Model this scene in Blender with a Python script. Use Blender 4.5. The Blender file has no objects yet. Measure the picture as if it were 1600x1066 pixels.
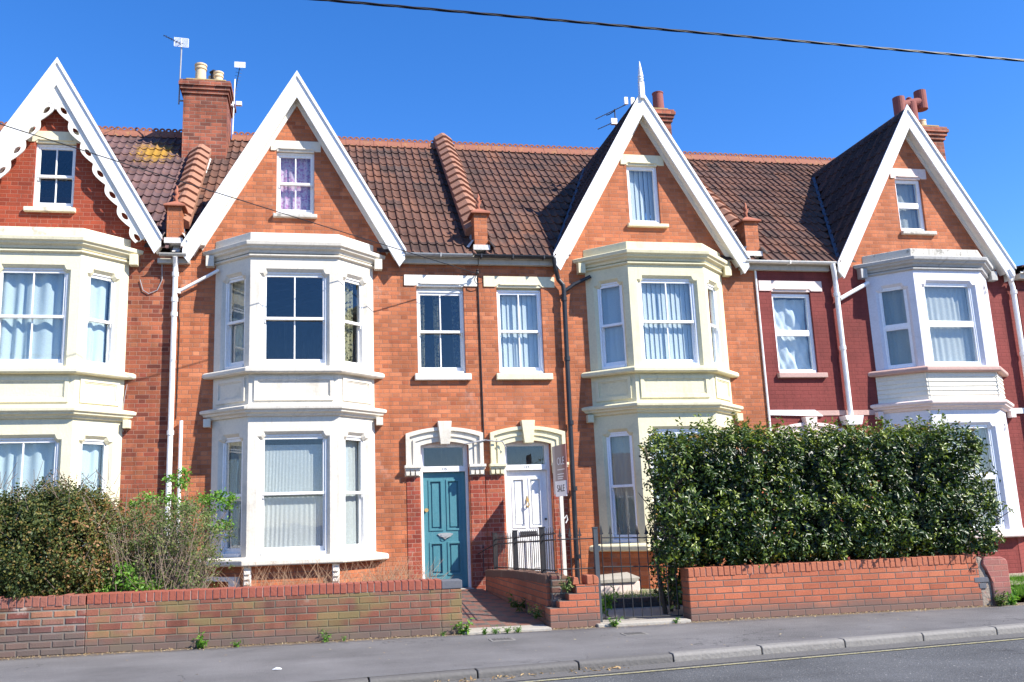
import bpy, math, random
from math import sin, cos, pi, radians, sqrt, hypot, floor
from mathutils import Vector, Matrix
from mathutils.geometry import tessellate_polygon
import numpy as np

random.seed(7)
rng = np.random.default_rng(7)
S = bpy.context.scene
COL = S.collection

# ------------------------------------------------------------------ camera
YAW, PITCH, ROLL = 0.172219, 0.185556, -0.0311676
fw = Vector((sin(YAW) * cos(PITCH), cos(YAW) * cos(PITCH), sin(PITCH)))
rt = Vector((cos(YAW), -sin(YAW), 0))
up = rt.cross(fw)
r2 = cos(ROLL) * rt + sin(ROLL) * up
u2 = -sin(ROLL) * rt + cos(ROLL) * up
cam = bpy.data.cameras.new("camera")
cam_o = bpy.data.objects.new("camera", cam)
COL.objects.link(cam_o)
m = Matrix.Identity(4)
for i in range(3):
    m[i][0] = r2[i]; m[i][1] = u2[i]; m[i][2] = -fw[i]
m.translation = Vector((2.31716, -14.15617, 1.24))
cam_o.matrix_world = m
cam.sensor_width = 36
cam.lens = 30.4889
cam.shift_x = 75.1476 / 1600
cam.shift_y = 25.6462 / 1600
cam.clip_start = 0.1
cam.clip_end = 3000
S.camera = cam_o

# ------------------------------------------------------------------ light
SUN = Vector((1.27, -1.0, 1.43)).normalized()
EL = math.asin(SUN.z)
ROT = math.atan2(SUN.x, SUN.y)
w = bpy.data.worlds.new("World"); S.world = w; w.use_nodes = True
nt = w.node_tree
sky = nt.nodes.new("ShaderNodeTexSky")
sky.sky_type = 'NISHITA'; sky.sun_disc = False
sky.sun_elevation = EL; sky.sun_rotation = ROT
sky.altitude = 400; sky.air_density = 1.0; sky.dust_density = 0.1; sky.ozone_density = 3.0
nt.nodes["Background"].inputs[1].default_value = 0.112
hs = nt.nodes.new("ShaderNodeHueSaturation"); hs.inputs['Saturation'].default_value = 1.30
nt.links.new(sky.outputs[0], hs.inputs['Color']); 
tn_ = nt.nodes.new("ShaderNodeMix"); tn_.data_type = 'RGBA'; tn_.blend_type = 'MULTIPLY'; tn_.inputs[0].default_value = 1; tn_.inputs[7].default_value = (.98, .985, 1.22, 1)
nt.links.new(hs.outputs[0], tn_.inputs[6]); nt.links.new(tn_.outputs[2], nt.nodes["Background"].inputs[0])
sl = bpy.data.lights.new("sun", 'SUN'); sl.energy = 5.0; sl.angle = radians(0.53); sl.color = (1, .945, .86)
so = bpy.data.objects.new("sun", sl); COL.objects.link(so)
so.rotation_euler = (-SUN).to_track_quat('-Z', 'Y').to_euler()
so.location = (6, -12, 14)
S.view_settings.view_transform = 'Standard'
S.view_settings.look = 'None'
S.view_settings.exposure = 0.98
S.view_settings.gamma = 1
S.render.engine = 'CYCLES'
S.cycles.transparent_max_bounces = 12
S.cycles.max_bounces = 6

# ------------------------------------------------------------------ tagging
def put(name, data, parent=None):
    o = bpy.data.objects.new(name, data); COL.objects.link(o)
    if parent is not None: o.parent = parent
    return o
def tag(o, label=None, cat=None, group=None, kind=None):
    if label: o['label'] = label
    if cat: o['category'] = cat
    if group: o['group'] = group
    if kind: o['kind'] = kind
    return o
def thing(name, label, cat, loc=(0, 0, 0), group=None):
    o = put(name, None); o.location = loc
    o.empty_display_size = .2
    return tag(o, label, cat, group)

# ------------------------------------------------------------------ materials
class NT:
    def __init__(s, name):
        s.m = bpy.data.materials.new(name); s.m.use_nodes = True
        s.t = s.m.node_tree; s.n = s.t.nodes
        s.b = s.n["Principled BSDF"]; s.out = s.n["Material Output"]
    def new(s, k, **a):
        x = s.n.new(k)
        for q, v in a.items(): setattr(x, q, v)
        return x
    def set(s, sock, v):
        if isinstance(v, bpy.types.NodeSocket): s.t.links.new(v, sock)
        elif v is not None:
            if isinstance(v, (tuple, list)) and len(v) == 3 and sock.type == 'RGBA': v = (*v, 1)
            sock.default_value = v
    def M(s, op, a, b=None, c=None):
        x = s.new("ShaderNodeMath", operation=op)
        s.set(x.inputs[0], a)
        if b is not None: s.set(x.inputs[1], b)
        if c is not None: s.set(x.inputs[2], c)
        return x.outputs[0]
    def pos(s):
        if not hasattr(s, '_p'):
            s._p = s.new("ShaderNodeNewGeometry").outputs['Position']
            x = s.new("ShaderNodeSeparateXYZ"); s.set(x.inputs[0], s._p); s._x = x.outputs
        return s._p, s._x
    def xyz(s, a, b, c=0.0):
        x = s.new("ShaderNodeCombineXYZ"); s.set(x.inputs[0], a); s.set(x.inputs[1], b); s.set(x.inputs[2], c)
        return x.outputs[0]
    def noise(s, scale, detail=3, vec=None, rough=.5):
        x = s.new("ShaderNodeTexNoise"); s.set(x.inputs['Vector'], vec or s.pos()[0])
        x.inputs['Scale'].default_value = scale; x.inputs['Detail'].default_value = detail
        x.inputs['Roughness'].default_value = rough
        return x.outputs[0]
    def white(s, vec):
        x = s.new("ShaderNodeTexWhiteNoise"); s.set(x.inputs[0], vec); return x.outputs[0]
    def ramp(s, f, stops, interp='LINEAR'):
        x = s.new("ShaderNodeValToRGB"); s.set(x.inputs[0], f); x.color_ramp.interpolation = interp
        e = x.color_ramp.elements
        while len(e) < len(stops): e.new(0.5)
        for i, (p, c) in enumerate(stops):
            e[i].position = p
            e[i].color = (c, c, c, 1) if not isinstance(c, (tuple, list)) else (*c, 1)
        return x.outputs[0]
    def mix(s, f, a, b, mode='MIX'):
        x = s.new("ShaderNodeMix", data_type='RGBA', blend_type=mode)
        s.set(x.inputs[0], f); s.set(x.inputs[6], a); s.set(x.inputs[7], b)
        return x.outputs[2]
    def sm(s, f, lo, hi):
        x = s.new("ShaderNodeMapRange"); x.interpolation_type = 'SMOOTHSTEP'
        s.set(x.inputs[0], f); x.inputs[1].default_value = lo; x.inputs[2].default_value = hi
        return x.outputs[0]
    def bump(s, h, strength=.5, dist=.01):
        x = s.new("ShaderNodeBump"); s.set(x.inputs['Height'], h)
        x.inputs['Strength'].default_value = strength; x.inputs['Distance'].default_value = dist
        s.set(s.b.inputs['Normal'], x.outputs[0])
    def fin(s, col, rough=.8, spec=.3):
        s.set(s.b.inputs['Base Color'], col); s.set(s.b.inputs['Roughness'], rough)
        s.b.inputs['Specular IOR Level'].default_value = spec
        return s.m

def brick(name, cols, mortar, flem=True, course=.0695, L=.213, joint=.009, weather=.35, paint=None, moss=0.0, tan=None, bstr=.6, groundz=None, soldier=False, uaxis='xy', contrast=1.0, efflor=0.0):
    s = NT(name); p, x = s.pos()
    u = s.M('ADD', x[0], x[1]); v = x[2]
    if uaxis == 'y': u = x[1]
    wob = s.M('MULTIPLY', s.M('SUBTRACT', s.noise(7, 2), .5), .012)
    u = s.M('ADD', u, wob); v = s.M('ADD', v, s.M('MULTIPLY', wob, .6))
    if soldier: course, L = 10.0, .075
    vr = s.M('DIVIDE', v, course); row = s.M('FLOOR', vr); fv = s.M('SUBTRACT', vr, row)
    if flem:
        P = L * 1.5
        up_ = s.M('ADD', s.M('DIVIDE', u, P), s.M('MULTIPLY', s.M('FLOORED_MODULO', row, 2.0), .5))
        ci = s.M('FLOOR', up_); f = s.M('SUBTRACT', up_, ci)
        hd = s.M('GREATER_THAN', f, .6667)
        idd = s.M('ADD', s.M('MULTIPLY', ci, 2.0), hd)
        lo = s.M('MULTIPLY', hd, .6667)
        wd = s.M('SUBTRACT', s.M('ADD', .6667, s.M('MULTIPLY', hd, -.3334)), 0.0)
        a = s.M('MULTIPLY', s.M('SUBTRACT', f, lo), P)
        b = s.M('MULTIPLY', s.M('SUBTRACT', s.M('ADD', lo, wd), f), P)
    else:
        off = 0.0 if soldier else s.M('MULTIPLY', s.M('FLOORED_MODULO', row, 2.0), .5)
        up_ = s.M('ADD', s.M('DIVIDE', u, L), off)
        idd = s.M('FLOOR', up_); f = s.M('SUBTRACT', up_, idd)
        a = s.M('MULTIPLY', f, L); b = s.M('MULTIPLY', s.M('SUBTRACT', 1.0, f), L)
    d = s.M('MINIMUM', a, b)
    if not soldier:
        c1 = s.M('MULTIPLY', fv, course); d1 = s.M('MULTIPLY', s.M('SUBTRACT', 1.0, fv), course)
        d = s.M('MINIMUM', d, s.M('MINIMUM', c1, d1))
    mask = s.sm(d, joint * .25, joint * .7)
    h = s.white(s.xyz(idd, row, 3.3))
    n = len(cols)
    col = s.ramp(h, [(i / max(1, n - 1), c) for i, c in enumerate(cols)])
    h2 = s.white(s.xyz(idd, row, 9.1))
    col = s.mix(1.0, col, s.ramp(h2, [(0, 1 - .22 * contrast), (1, 1 + .2 * contrast)]), 'MULTIPLY')
    fine = s.noise(60, 3)
    col = s.mix(1.0, col, s.ramp(fine, [(.25, .8), (.75, 1.18)]), 'MULTIPLY')
    base = s.mix(mask, mortar, col)
    if paint:
        base = s.mix(s.sm(s.noise(9, 4, rough=.7), .70, .76), s.mix(s.M('MULTIPLY', mask, .35), tuple(c * .8 for c in paint), paint), base)
        base = s.mix(s.M('MULTIPLY', mask, 0.0), base, base)
    big = s.noise(.8, 5, rough=.65)
    base = s.mix(1.0, base, s.ramp(big, [(.3, 1 - weather), (.62, 1.08)]), 'MULTIPLY')
    st = s.noise(1.0, 4, vec=s.xyz(s.M('MULTIPLY', x[0], 5.0), x[1], s.M('MULTIPLY', x[2], .7)), rough=.6)
    base = s.mix(1.0, base, s.ramp(st, [(.28, 1 - weather * .8), (.5, 1.0)]), 'MULTIPLY')
    if efflor:
        base = s.mix(s.M('MULTIPLY', s.sm(s.noise(1.7, 6, rough=.75), .56, .74), efflor), base, (.62, .50, .42))
    if moss:
        mm = s.M('MULTIPLY', s.sm(s.M('ADD', s.noise(1.9, 3), s.M('MULTIPLY', s.M('SUBTRACT', h2, .5), .16)), .44, .66), moss)
        base = s.mix(s.M('MULTIPLY', mm, .75), base, (.18, .15, .06))
        mm2 = s.M('MULTIPLY', s.sm(s.noise(3.3, 5, rough=.7), .6, .75), moss * .8)
        base = s.mix(mm2, base, (.30, .26, .2))
    if groundz is not None:
        g = s.M('ADD', x[2], s.M('MULTIPLY', s.noise(5, 4), -.16))
        base = s.mix(s.M('MULTIPLY', s.sm(g, .16 + groundz, -.02 + groundz), .8), base, (.12, .095, .08))
    hh = s.M('ADD', s.M('MULTIPLY', mask, 1.0), s.M('MULTIPLY', fine, .35))
    s.bump(hh, bstr, .006)
    return s.fin(base, s.ramp(fine, [(0, .7), (1, .95)]), .25)

def paintmat(name, col, rough=.5, dirt=.25, dcol=(.25, .22, .17), spec=.4, bumpy=.15, streak=True, flake=0.0, fcol=(.3, .27, .23)):
    s = NT(name); p, x = s.pos()
    n1 = s.noise(2.2, 6, rough=.7); n2 = s.noise(30, 4)
    base = s.mix(s.M('MULTIPLY', s.sm(n1, .48, .8), dirt), col, dcol)
    if streak:
        st = s.noise(1.0, 5, vec=s.xyz(s.M('MULTIPLY', s.M('ADD', x[0], x[1]), 11.0), 0.0, s.M('MULTIPLY', x[2], 1.1)), rough=.7)
        base = s.mix(s.M('MULTIPLY', s.sm(st, .50, .74), dirt * .9), base, dcol)
    if flake:
        base = s.mix(s.M('MULTIPLY', s.sm(s.noise(6, 8, rough=.75), .54, .62), flake), base, fcol)
    base = s.mix(1.0, base, s.ramp(n2, [(.3, .94), (.7, 1.04)]), 'MULTIPLY')
    s.bump(s.M('ADD', n2, s.M('MULTIPLY', n1, .6)), bumpy, .01)
    return s.fin(base, s.ramp(n1, [(.2, rough), (.8, min(1, rough + .25))]), spec)

MB_ = {}
ORG = [(.35, .10, .044), (.42, .133, .056), (.44, .148, .064), (.43, .137, .058), (.48, .172, .08), (.40, .122, .05), (.45, .147, .064), (.42, .131, .056)]
M = dict(
    brick_orange=brick('orange facing brick', ORG, (.30, .15, .10), weather=.30, efflor=.24, bstr=.7, contrast=.95, joint=.009),
    brick_orange_b=brick('orange facing brick clean', ORG[1:], (.34, .16, .105), weather=.27, efflor=.16, bstr=.7, contrast=.85, joint=.009),
    brick_red=brick('weathered red brick', [(.15, .04, .025), (.28, .075, .04), (.36, .11, .05), (.23, .055, .032), (.40, .14, .065)], (.33, .18, .125), weather=.4, efflor=.15, contrast=1.0),
    brick_gable=brick('red gable brick', [(.25, .045, .022), (.33, .062, .028), (.29, .055, .025)], (.34, .14, .09), weather=.25, contrast=.6),
    brick_rub=brick('dark red jamb brick', [(.28, .055, .033), (.36, .085, .045), (.24, .045, .03), (.40, .12, .06)], (.40, .22, .16), weather=.3, efflor=.3),
    brick_paint=brick('brown red painted brick', [(.20, .043, .036), (.215, .047, .039)], (.17, .036, .031), weather=.3, contrast=.18, bstr=.5, efflor=.03),
    brick_chim=brick('sooty chimney brick', [(.2, .07, .045), (.34, .1, .055), (.42, .13, .07), (.27, .08, .05)], (.30, .2, .15), flem=False, weather=.55, course=.078, joint=.012),
    wall_old=brick('old mossy wall brick', [(.20, .075, .052), (.26, .092, .06), (.29, .105, .065), (.19, .085, .06), (.25, .11, .075), (.31, .11, .065)], (.19, .155, .115), flem=False, course=.075, L=.225, joint=.013, weather=.35, moss=1.0, groundz=-.02, bstr=1.2, contrast=1.0),
    wall_older=brick('crumbling wall brick', [(.17, .065, .055), (.27, .085, .06), (.12, .07, .065), (.4, .14, .08)], (.21, .18, .155), flem=False, course=.075, L=.225, joint=.02, weather=.5, moss=.5, groundz=.10, bstr=1.4, efflor=1.0),
    wall_new=brick('bright orange wall brick', [(.32, .095, .05), (.39, .12, .06), (.36, .105, .055), (.43, .14, .07)], (.15, .11, .09), flem=False, course=.075, L=.225, joint=.012, weather=.16, groundz=.0, contrast=.5, bstr=.9, efflor=.12),
    coping_red=brick('red soldier coping', [(.42, .085, .045), (.48, .11, .055), (.38, .075, .04)], (.16, .1, .08), flem=False, soldier=True, joint=.012, weather=.18, contrast=.5, uaxis='xy'),
    coping_old=brick('weathered soldier coping', [(.22, .07, .05), (.3, .09, .06), (.2, .1, .08), (.36, .11, .06)], (.2, .16, .13), flem=False, soldier=True, joint=.016, weather=.4, moss=.3, uaxis='xy'),
    coping_new=brick('orange soldier coping', [(.42, .12, .055), (.5, .155, .07), (.36, .095, .05)], (.17, .12, .095), flem=False, soldier=True, joint=.014, weather=.2, contrast=.7, uaxis='xy'),
    coping_y=brick('dark soldier coping', [(.2, .085, .055), (.28, .11, .07)], (.2, .16, .12), flem=False, soldier=True, joint=.014, weather=.4, uaxis='xy'),
    white=paintmat('white gloss timber', (.81, .80, .77), .35, .22),
    white_old=paintmat('old white paint', (.76, .73, .65), .5, .42, (.38, .34, .27)),
    upvc=paintmat('white plastic', (.86, .87, .88), .25, .04, streak=False, bumpy=.03),
    render_white=paintmat('white render', (.66, .61, .51), .7, .65, (.40, .36, .29), bumpy=.3),
    render_cream=paintmat('cream render', (.71, .65, .45), .7, .5, (.5, .46, .33), bumpy=.3),
    render_cream2=paintmat('yellow cream render', (.70, .64, .42), .7, .6, (.45, .41, .27), bumpy=.3),
    stone_cream=paintmat('flaking cream stone', (.72, .66, .48), .75, .5, (.3, .27, .2), bumpy=.5, flake=.8, fcol=(.40, .36, .28)),
    render_lilac=paintmat('pale lilac white render', (.69, .68, .71), .6, .35, (.5, .48, .46), bumpy=.25),
    stone_grey=paintmat('lichen grey stone', (.55, .52, .45), .85, .8, (.2, .19, .15), bumpy=.8, flake=.7, fcol=(.17, .16, .13)),
    lead_trim=paintmat('dirty grey cornice', (.45, .44, .41), .7, .6, (.16, .15, .13), bumpy=.4),
    pink=paintmat('pale pink stone', (.74, .60, .54), .7, .25, (.45, .33, .28), bumpy=.3, flake=.25, fcol=(.85, .75, .62)),
    pink_dark=paintmat('dusky pink sill', (.48, .31, .26), .7, .35, (.3, .2, .17), bumpy=.4),
    cladding=paintmat('cream boarding', (.76, .72, .60), .6, .2, (.45, .4, .3)),
    soffit=paintmat('grey cream timber', (.46, .43, .37), .7, .45, (.2, .18, .15)),
    black_plastic=paintmat('black plastic', (.018, .02, .026), .3, .15, (.1, .09, .08), streak=False, bumpy=.05),
    iron=paintmat('black iron', (.02, .02, .022), .45, .4, (.09, .045, .03), streak=False),
    galv=paintmat('grey weathered metal', (.30, .31, .31), .45, .45, (.15, .1, .07)),
    lead=paintmat('lead flashing', (.23, .26, .31), .45, .5, (.5, .5, .5)),
    lead_dark=paintmat('dark lead valley', (.06, .07, .095), .5, .3, (.12, .13, .15)),
    rubble=paintmat('broken mortar', (.27, .22, .175), .95, .8, (.13, .10, .08), bumpy=1.2, streak=False, flake=.6, fcol=(.32, .13, .09)),
    slate=paintmat('slate', (.10, .105, .12), .8, .4, (.2, .18, .16), streak=False),
    mortar_white=paintmat('pale mortar fillet', (.62, .60, .56), .85, .4, (.3, .28, .25), bumpy=.5),
    teal=paintmat('teal door paint', (.052, .19, .225), .42, .5, (.13, .27, .30), spec=.5, bumpy=.12),
    brass=NT('aged brass').fin((.45, .3, .1), .35, .5),
    terracotta=paintmat('terracotta', (.34, .12, .07), .75, .5, (.2, .09, .06), bumpy=.4),
    ridge=paintmat('orange ridge tile', (.26, .098, .06), .8, .6, (.17, .10, .07), bumpy=.5, flake=.35, fcol=(.36, .22, .06)),
    coping_tile=paintmat('pinkish coping tile', (.33, .16, .10), .85, .6, (.2, .13, .10), bumpy=.7),
    coping_joint=paintmat('dark joint', (.05, .035, .03), .9, .2),
    buff_pot=paintmat('buff clay', (.68, .52, .31), .7, .4, (.4, .3, .2)),
    red_pot=paintmat('dark red clay', (.25, .075, .06), .7, .3, (.12, .05, .04)),
    lichen_top=paintmat('lichen covered flaunching', (.30, .22, .10), .9, .8, (.42, .25, .03), bumpy=.9, flake=.5, fcol=(.16, .15, .1)),
    post_grey=paintmat('blue grey iron', (.045, .055, .065), .45, .5, (.12, .10, .08), streak=False),
    dark=paintmat('dark interior', (.045, .042, .04), .9, .3),
    wire=NT('black cable').fin((.015, .015, .018), .5, .3),
    wire_grey=NT('grey cable').fin((.3, .3, .31), .5, .3),
    wood_post=paintmat('pale timber post', (.70, .66, .58), .7, .2),
    soil=paintmat('soil', (.11, .08, .055), .95, .8, (.2, .16, .11), bumpy=1.0, streak=False),
    slab=paintmat('concrete slab', (.35, .32, .27), .9, .5, (.2, .18, .14), bumpy=.6, streak=False),
    twig=paintmat('dry twigs', (.22, .165, .12), .9, .4, (.12, .08, .06), streak=False),
    straw=paintmat('dry stalks', (.36, .22, .13), .9, .4, (.22, .12, .07), streak=False),
    bark=paintmat('bark', (.10, .075, .055), .95, .5, (.05, .04, .03), streak=False),
    paper=NT('white paper').fin((.8, .82, .84), .8, .2),
    sheer=NT('tmp').fin((.8, .8, .8), .8, .2),
)

def roofmat(name, cols, lich, gauge=.33):
    s = NT(name); p, x = s.pos()
    u = s.M('DIVIDE', x[0], .30); v = s.M('DIVIDE', s.M('ADD', x[1], .22), gauge)
    h = s.white(s.xyz(s.M('FLOOR', u), s.M('FLOOR', v), 1.7))
    col = s.ramp(h, [(i / (len(cols) - 1), c) for i, c in enumerate(cols)])
    fv = s.M('FRACT', v)
    n1 = s.noise(1.1, 5, rough=.7); n2 = s.noise(26, 4, rough=.7)
    col = s.mix(1.0, col, s.ramp(n1, [(.3, .6), (.65, 1.15)]), 'MULTIPLY')
    col = s.mix(s.sm(n2, .52, .72), col, (.12, .095, .075))
    col = s.mix(s.M('MULTIPLY', s.sm(fv, .35, .0), .35), col, (.19, .09, .06))
    if lich:
        (lx, ly, lr) = lich
        dx = s.M('SUBTRACT', x[0], lx); dy = s.M('SUBTRACT', x[1], ly)
        dd = s.M('SQRT', s.M('ADD', s.M('MULTIPLY', dx, dx), s.M('MULTIPLY', dy, dy)))
        k = s.M('ADD', s.M('DIVIDE', dd, lr), s.M('MULTIPLY', s.M('SUBTRACT', s.noise(11, 6, rough=.85), .5), 4.0))
        col = s.mix(s.M('MULTIPLY', s.sm(k, .75, .35), .8), col, (.36, .20, .018))
    k2 = s.sm(s.noise(3.1, 7, rough=.8), .685, .735)
    col = s.mix(s.M('MULTIPLY', k2, .8), col, (.40, .23, .03))
    s.bump(n2, .5, .01)
    return s.fin(col, .85, .2)
BR = [(.07, .042, .034), (.10, .054, .042), (.13, .062, .043), (.085, .05, .042), (.165, .075, .047), (.095, .06, .05)]
M['roof_brown'] = roofmat('brown roof tile', BR, None)
M['roof_purple'] = roofmat('purple brown roof tile', [(.09, .055, .055), (.13, .08, .08), (.16, .09, .085), (.11, .07, .075)], (-.85, 2.9, .55))
M['roof_dark'] = roofmat('dark roof tile', [(.045, .032, .03), (.06, .04, .036), (.075, .045, .04)], None)

def glassmat():
    s = NT('window glass')
    for x in list(s.n):
        if x != s.out: s.n.remove(x)
    tr = s.new("ShaderNodeBsdfTransparent"); tr.inputs[0].default_value = (.95, .97, .97, 1)
    gl = s.new("ShaderNodeBsdfGlossy"); gl.inputs['Roughness'].default_value = .015
    lw = s.new("ShaderNodeLayerWeight"); lw.inputs[0].default_value = .5      # symmetric front and back, so sunlight passes both faces
    wv = s.new("ShaderNodeBump"); wv.inputs['Strength'].default_value = .06; wv.inputs['Distance'].default_value = .02
    s.t.links.new(s.noise(2.5, 2), wv.inputs['Height']); s.t.links.new(wv.outputs[0], gl.inputs['Normal'])
    f = s.M('MINIMUM', s.M('ADD', s.M('MULTIPLY', s.M('POWER', lw.outputs['Facing'], 4.0), .7), .055), 1.0)
    mx = s.new("ShaderNodeMixShader"); s.set(mx.inputs[0], f)
    s.t.links.new(tr.outputs[0], mx.inputs[1]); s.t.links.new(gl.outputs[0], mx.inputs[2])
    s.t.links.new(mx.outputs[0], s.out.inputs[0]); return s.m
M['glass'] = glassmat()

def cloth(name, col, pattern=None, pcol=None, trans=.35, sheer=0.0):
    s = NT(name); p, x = s.pos()
    base = s.mix(1.0, col, s.ramp(s.noise(70, 2), [(.3, .92), (.7, 1.05)]), 'MULTIPLY')
    if pattern == 'floral':
        base = s.mix(s.sm(s.noise(24, 3, rough=.6), .50, .60), base, pcol)
    if pattern == 'lace':
        vo = s.new("ShaderNodeTexVoronoi"); s.set(vo.inputs['Vector'], p); vo.inputs['Scale'].default_value = 26
        base = s.mix(s.M('MULTIPLY', s.sm(vo.outputs[0], .25, .5), .35), base, pcol)
    s.fin(base, .85, .1)
    tl = s.new("ShaderNodeBsdfTranslucent"); s.set(tl.inputs[0], base)
    mx = s.new("ShaderNodeMixShader"); mx.inputs[0].default_value = trans
    s.t.links.new(s.b.outputs[0], mx.inputs[1]); s.t.links.new(tl.outputs[0], mx.inputs[2])
    o = mx.outputs[0]
    if sheer:
        tr = s.new("ShaderNodeBsdfTransparent"); m2 = s.new("ShaderNodeMixShader"); m2.inputs[0].default_value = sheer
        s.t.links.new(o, m2.inputs[1]); s.t.links.new(tr.outputs[0], m2.inputs[2]); o = m2.outputs[0]
    s.t.links.new(o, s.out.inputs[0]); return s.m
M['c_blue'] = cloth('pale blue curtain', (.68, .80, .84))
M['c_net'] = cloth('white net curtain', (.76, .79, .77), 'lace', (.6, .62, .6), sheer=.14)
M['c_lace'] = cloth('white lace curtain', (.82, .83, .81), 'lace', (.66, .67, .64), sheer=.08)
M['c_lilac'] = cloth('lilac floral curtain', (.85, .66, .80), 'floral', (.66, .30, .58))
M['c_gold'] = cloth('gold patterned curtain', (.62, .58, .36), 'floral', (.06, .07, .05), sheer=.25)
M['c_dark'] = cloth('dark patterned curtain', (.03, .03, .04), 'floral', (.22, .22, .17), trans=.1)
M['c_blind'] = cloth('pale vertical blind', (.66, .73, .76), trans=.25)
M['c_sheet'] = cloth('crumpled white sheet', (.76, .82, .85), trans=.25)
M['c_grey'] = cloth('grey net curtain', (.52, .54, .50), sheer=.15)

def tarmac(name, col, sp, coarse=160, patch=.3, edge=None):
    s = NT(name); p, x = s.pos()
    n = s.noise(coarse, 3, rough=.8); n2 = s.noise(coarse * .35, 4, rough=.7); b = s.noise(.9, 5, rough=.6)
    c = s.mix(s.sm(n, .5, .72), col, tuple(q * sp for q in col))
    c = s.mix(s.sm(n2, .56, .74), c, tuple(q * .55 for q in col))
    c = s.mix(s.sm(s.noise(coarse * .5, 2), .68, .72), c, (.42, .40, .37))
    c = s.mix(1.0, c, s.ramp(b, [(.3, 1 - patch), (.7, 1.12)]), 'MULTIPLY')
    st = s.noise(1.0, 5, vec=s.xyz(s.M('MULTIPLY', x[0], .35), s.M('MULTIPLY', x[1], 2.6), 0.0), rough=.6)
    c = s.mix(1.0, c, s.ramp(st, [(.3, .9), (.7, 1.1)]), 'MULTIPLY')
    vo = s.new("ShaderNodeTexVoronoi"); vo.feature = 'DISTANCE_TO_EDGE'; vo.inputs['Scale'].default_value = .55
    wp = s.new("ShaderNodeVectorMath"); wp.operation = 'ADD'; s.set(wp.inputs[0], p)
    nz_ = s.new("ShaderNodeTexNoise"); nz_.inputs['Scale'].default_value = 2.2; nz_.inputs['Detail'].default_value = 6; s.set(nz_.inputs['Vector'], p)
    sc_ = s.new("ShaderNodeVectorMath"); sc_.operation = 'SCALE'; s.set(sc_.inputs[0], nz_.outputs['Color']); sc_.inputs['Scale'].default_value = .9
    s.set(wp.inputs[1], sc_.outputs[0]); s.set(vo.inputs['Vector'], wp.outputs[0])
    crack = s.M('MULTIPLY', s.sm(vo.outputs[0], .006, .001), s.sm(s.noise(.6, 2), .5, .56))
    c = s.mix(s.M('MULTIPLY', crack, .7), c, tuple(q * .35 for q in col))
    spot = s.sm(s.noise(3.7, 2, rough=.3), .70, .74); c = s.mix(s.M('MULTIPLY', spot, .35), c, tuple(q * .55 for q in col))
    if edge is not None:      # grit and washed-out soil along the foot of the walls
        e = s.M('ADD', x[1], s.M('MULTIPLY', s.noise(6, 5, rough=.7), .30))
        c = s.mix(s.M('MULTIPLY', s.sm(e, edge - .10, edge + .10), .75), c, (.17, .125, .085))
    s.bump(s.M('ADD', n, n2), .8, .008)
    return s.fin(c, .9, .25)
M['pavement'] = tarmac('pavement tarmac', (.165, .158, .154), 1.6, edge=-4.22)
M['road'] = tarmac('road tarmac', (.098, .10, .102), 2.0, 95)
M['kerb'] = paintmat('kerb stone', (.21, .197, .178), .85, .7, (.12, .11, .1), bumpy=.8, streak=False)
M['kerb_dark'] = paintmat('dark kerb stone', (.115, .108, .10), .85, .6, (.08, .074, .068), bumpy=.8, streak=False)
def linemat():
    s = NT('worn yellow line'); 
    c = s.mix(s.sm(s.noise(40, 5, rough=.8), .42, .66), (.36, .32, .17), (.12, .12, .12)); return s.fin(c, .85, .2)
M['line'] = linemat()
def pathmat():
    s = NT('red and black path tiles'); p, x = s.pos()
    u = s.M('DIVIDE', x[0], .16); v = s.M('DIVIDE', x[1], .16)
    row = s.M('FLOOR', v)
    par = s.M('FLOORED_MODULO', s.M('ADD', s.M('FLOOR', u), row), 3.0)
    c = s.mix(s.M('GREATER_THAN', par, 1.5), (.22, .085, .06), (.085, .07, .065))
    c = s.mix(s.M('MULTIPLY', s.white(s.xyz(s.M('FLOOR', u), row, 2.0)), .35), c, (.15, .10, .08))
    fu = s.M('FRACT', u); fv = s.M('FRACT', v)
    d = s.M('MINIMUM', s.M('MINIMUM', fu, s.M('SUBTRACT', 1.0, fu)), s.M('MINIMUM', fv, s.M('SUBTRACT', 1.0, fv)))
    c = s.mix(s.sm(d, .1, .03), c, (.12, .1, .08))
    c = s.mix(s.M('MULTIPLY', s.sm(s.noise(4, 5, rough=.7), .45, .7), .5), c, (.2, .17, .14))
    return s.fin(c, .6, .35)
M['path'] = pathmat()
def grassmat():
    s = NT('grass blades'); c = s.ramp(s.noise(18, 3), [(.3, (.06, .14, .02)), (.7, (.16, .26, .04))]); return s.fin(c, .7, .2)
M['grass'] = grassmat()
def gravelmat():
    s = NT('gravel'); vo = s.new("ShaderNodeTexVoronoi"); s.set(vo.inputs['Vector'], s.pos()[0]); vo.inputs['Scale'].default_value = 45
    h = s.white(vo.outputs['Color']) if False else s.noise(45, 3)
    c = s.ramp(h, [(.3, (.2, .16, .11)), (.5, (.4, .34, .25)), (.7, (.55, .5, .4))]); s.bump(vo.outputs[0], 1, .02); return s.fin(c, .9, .2)
M['gravel'] = gravelmat()

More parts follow.
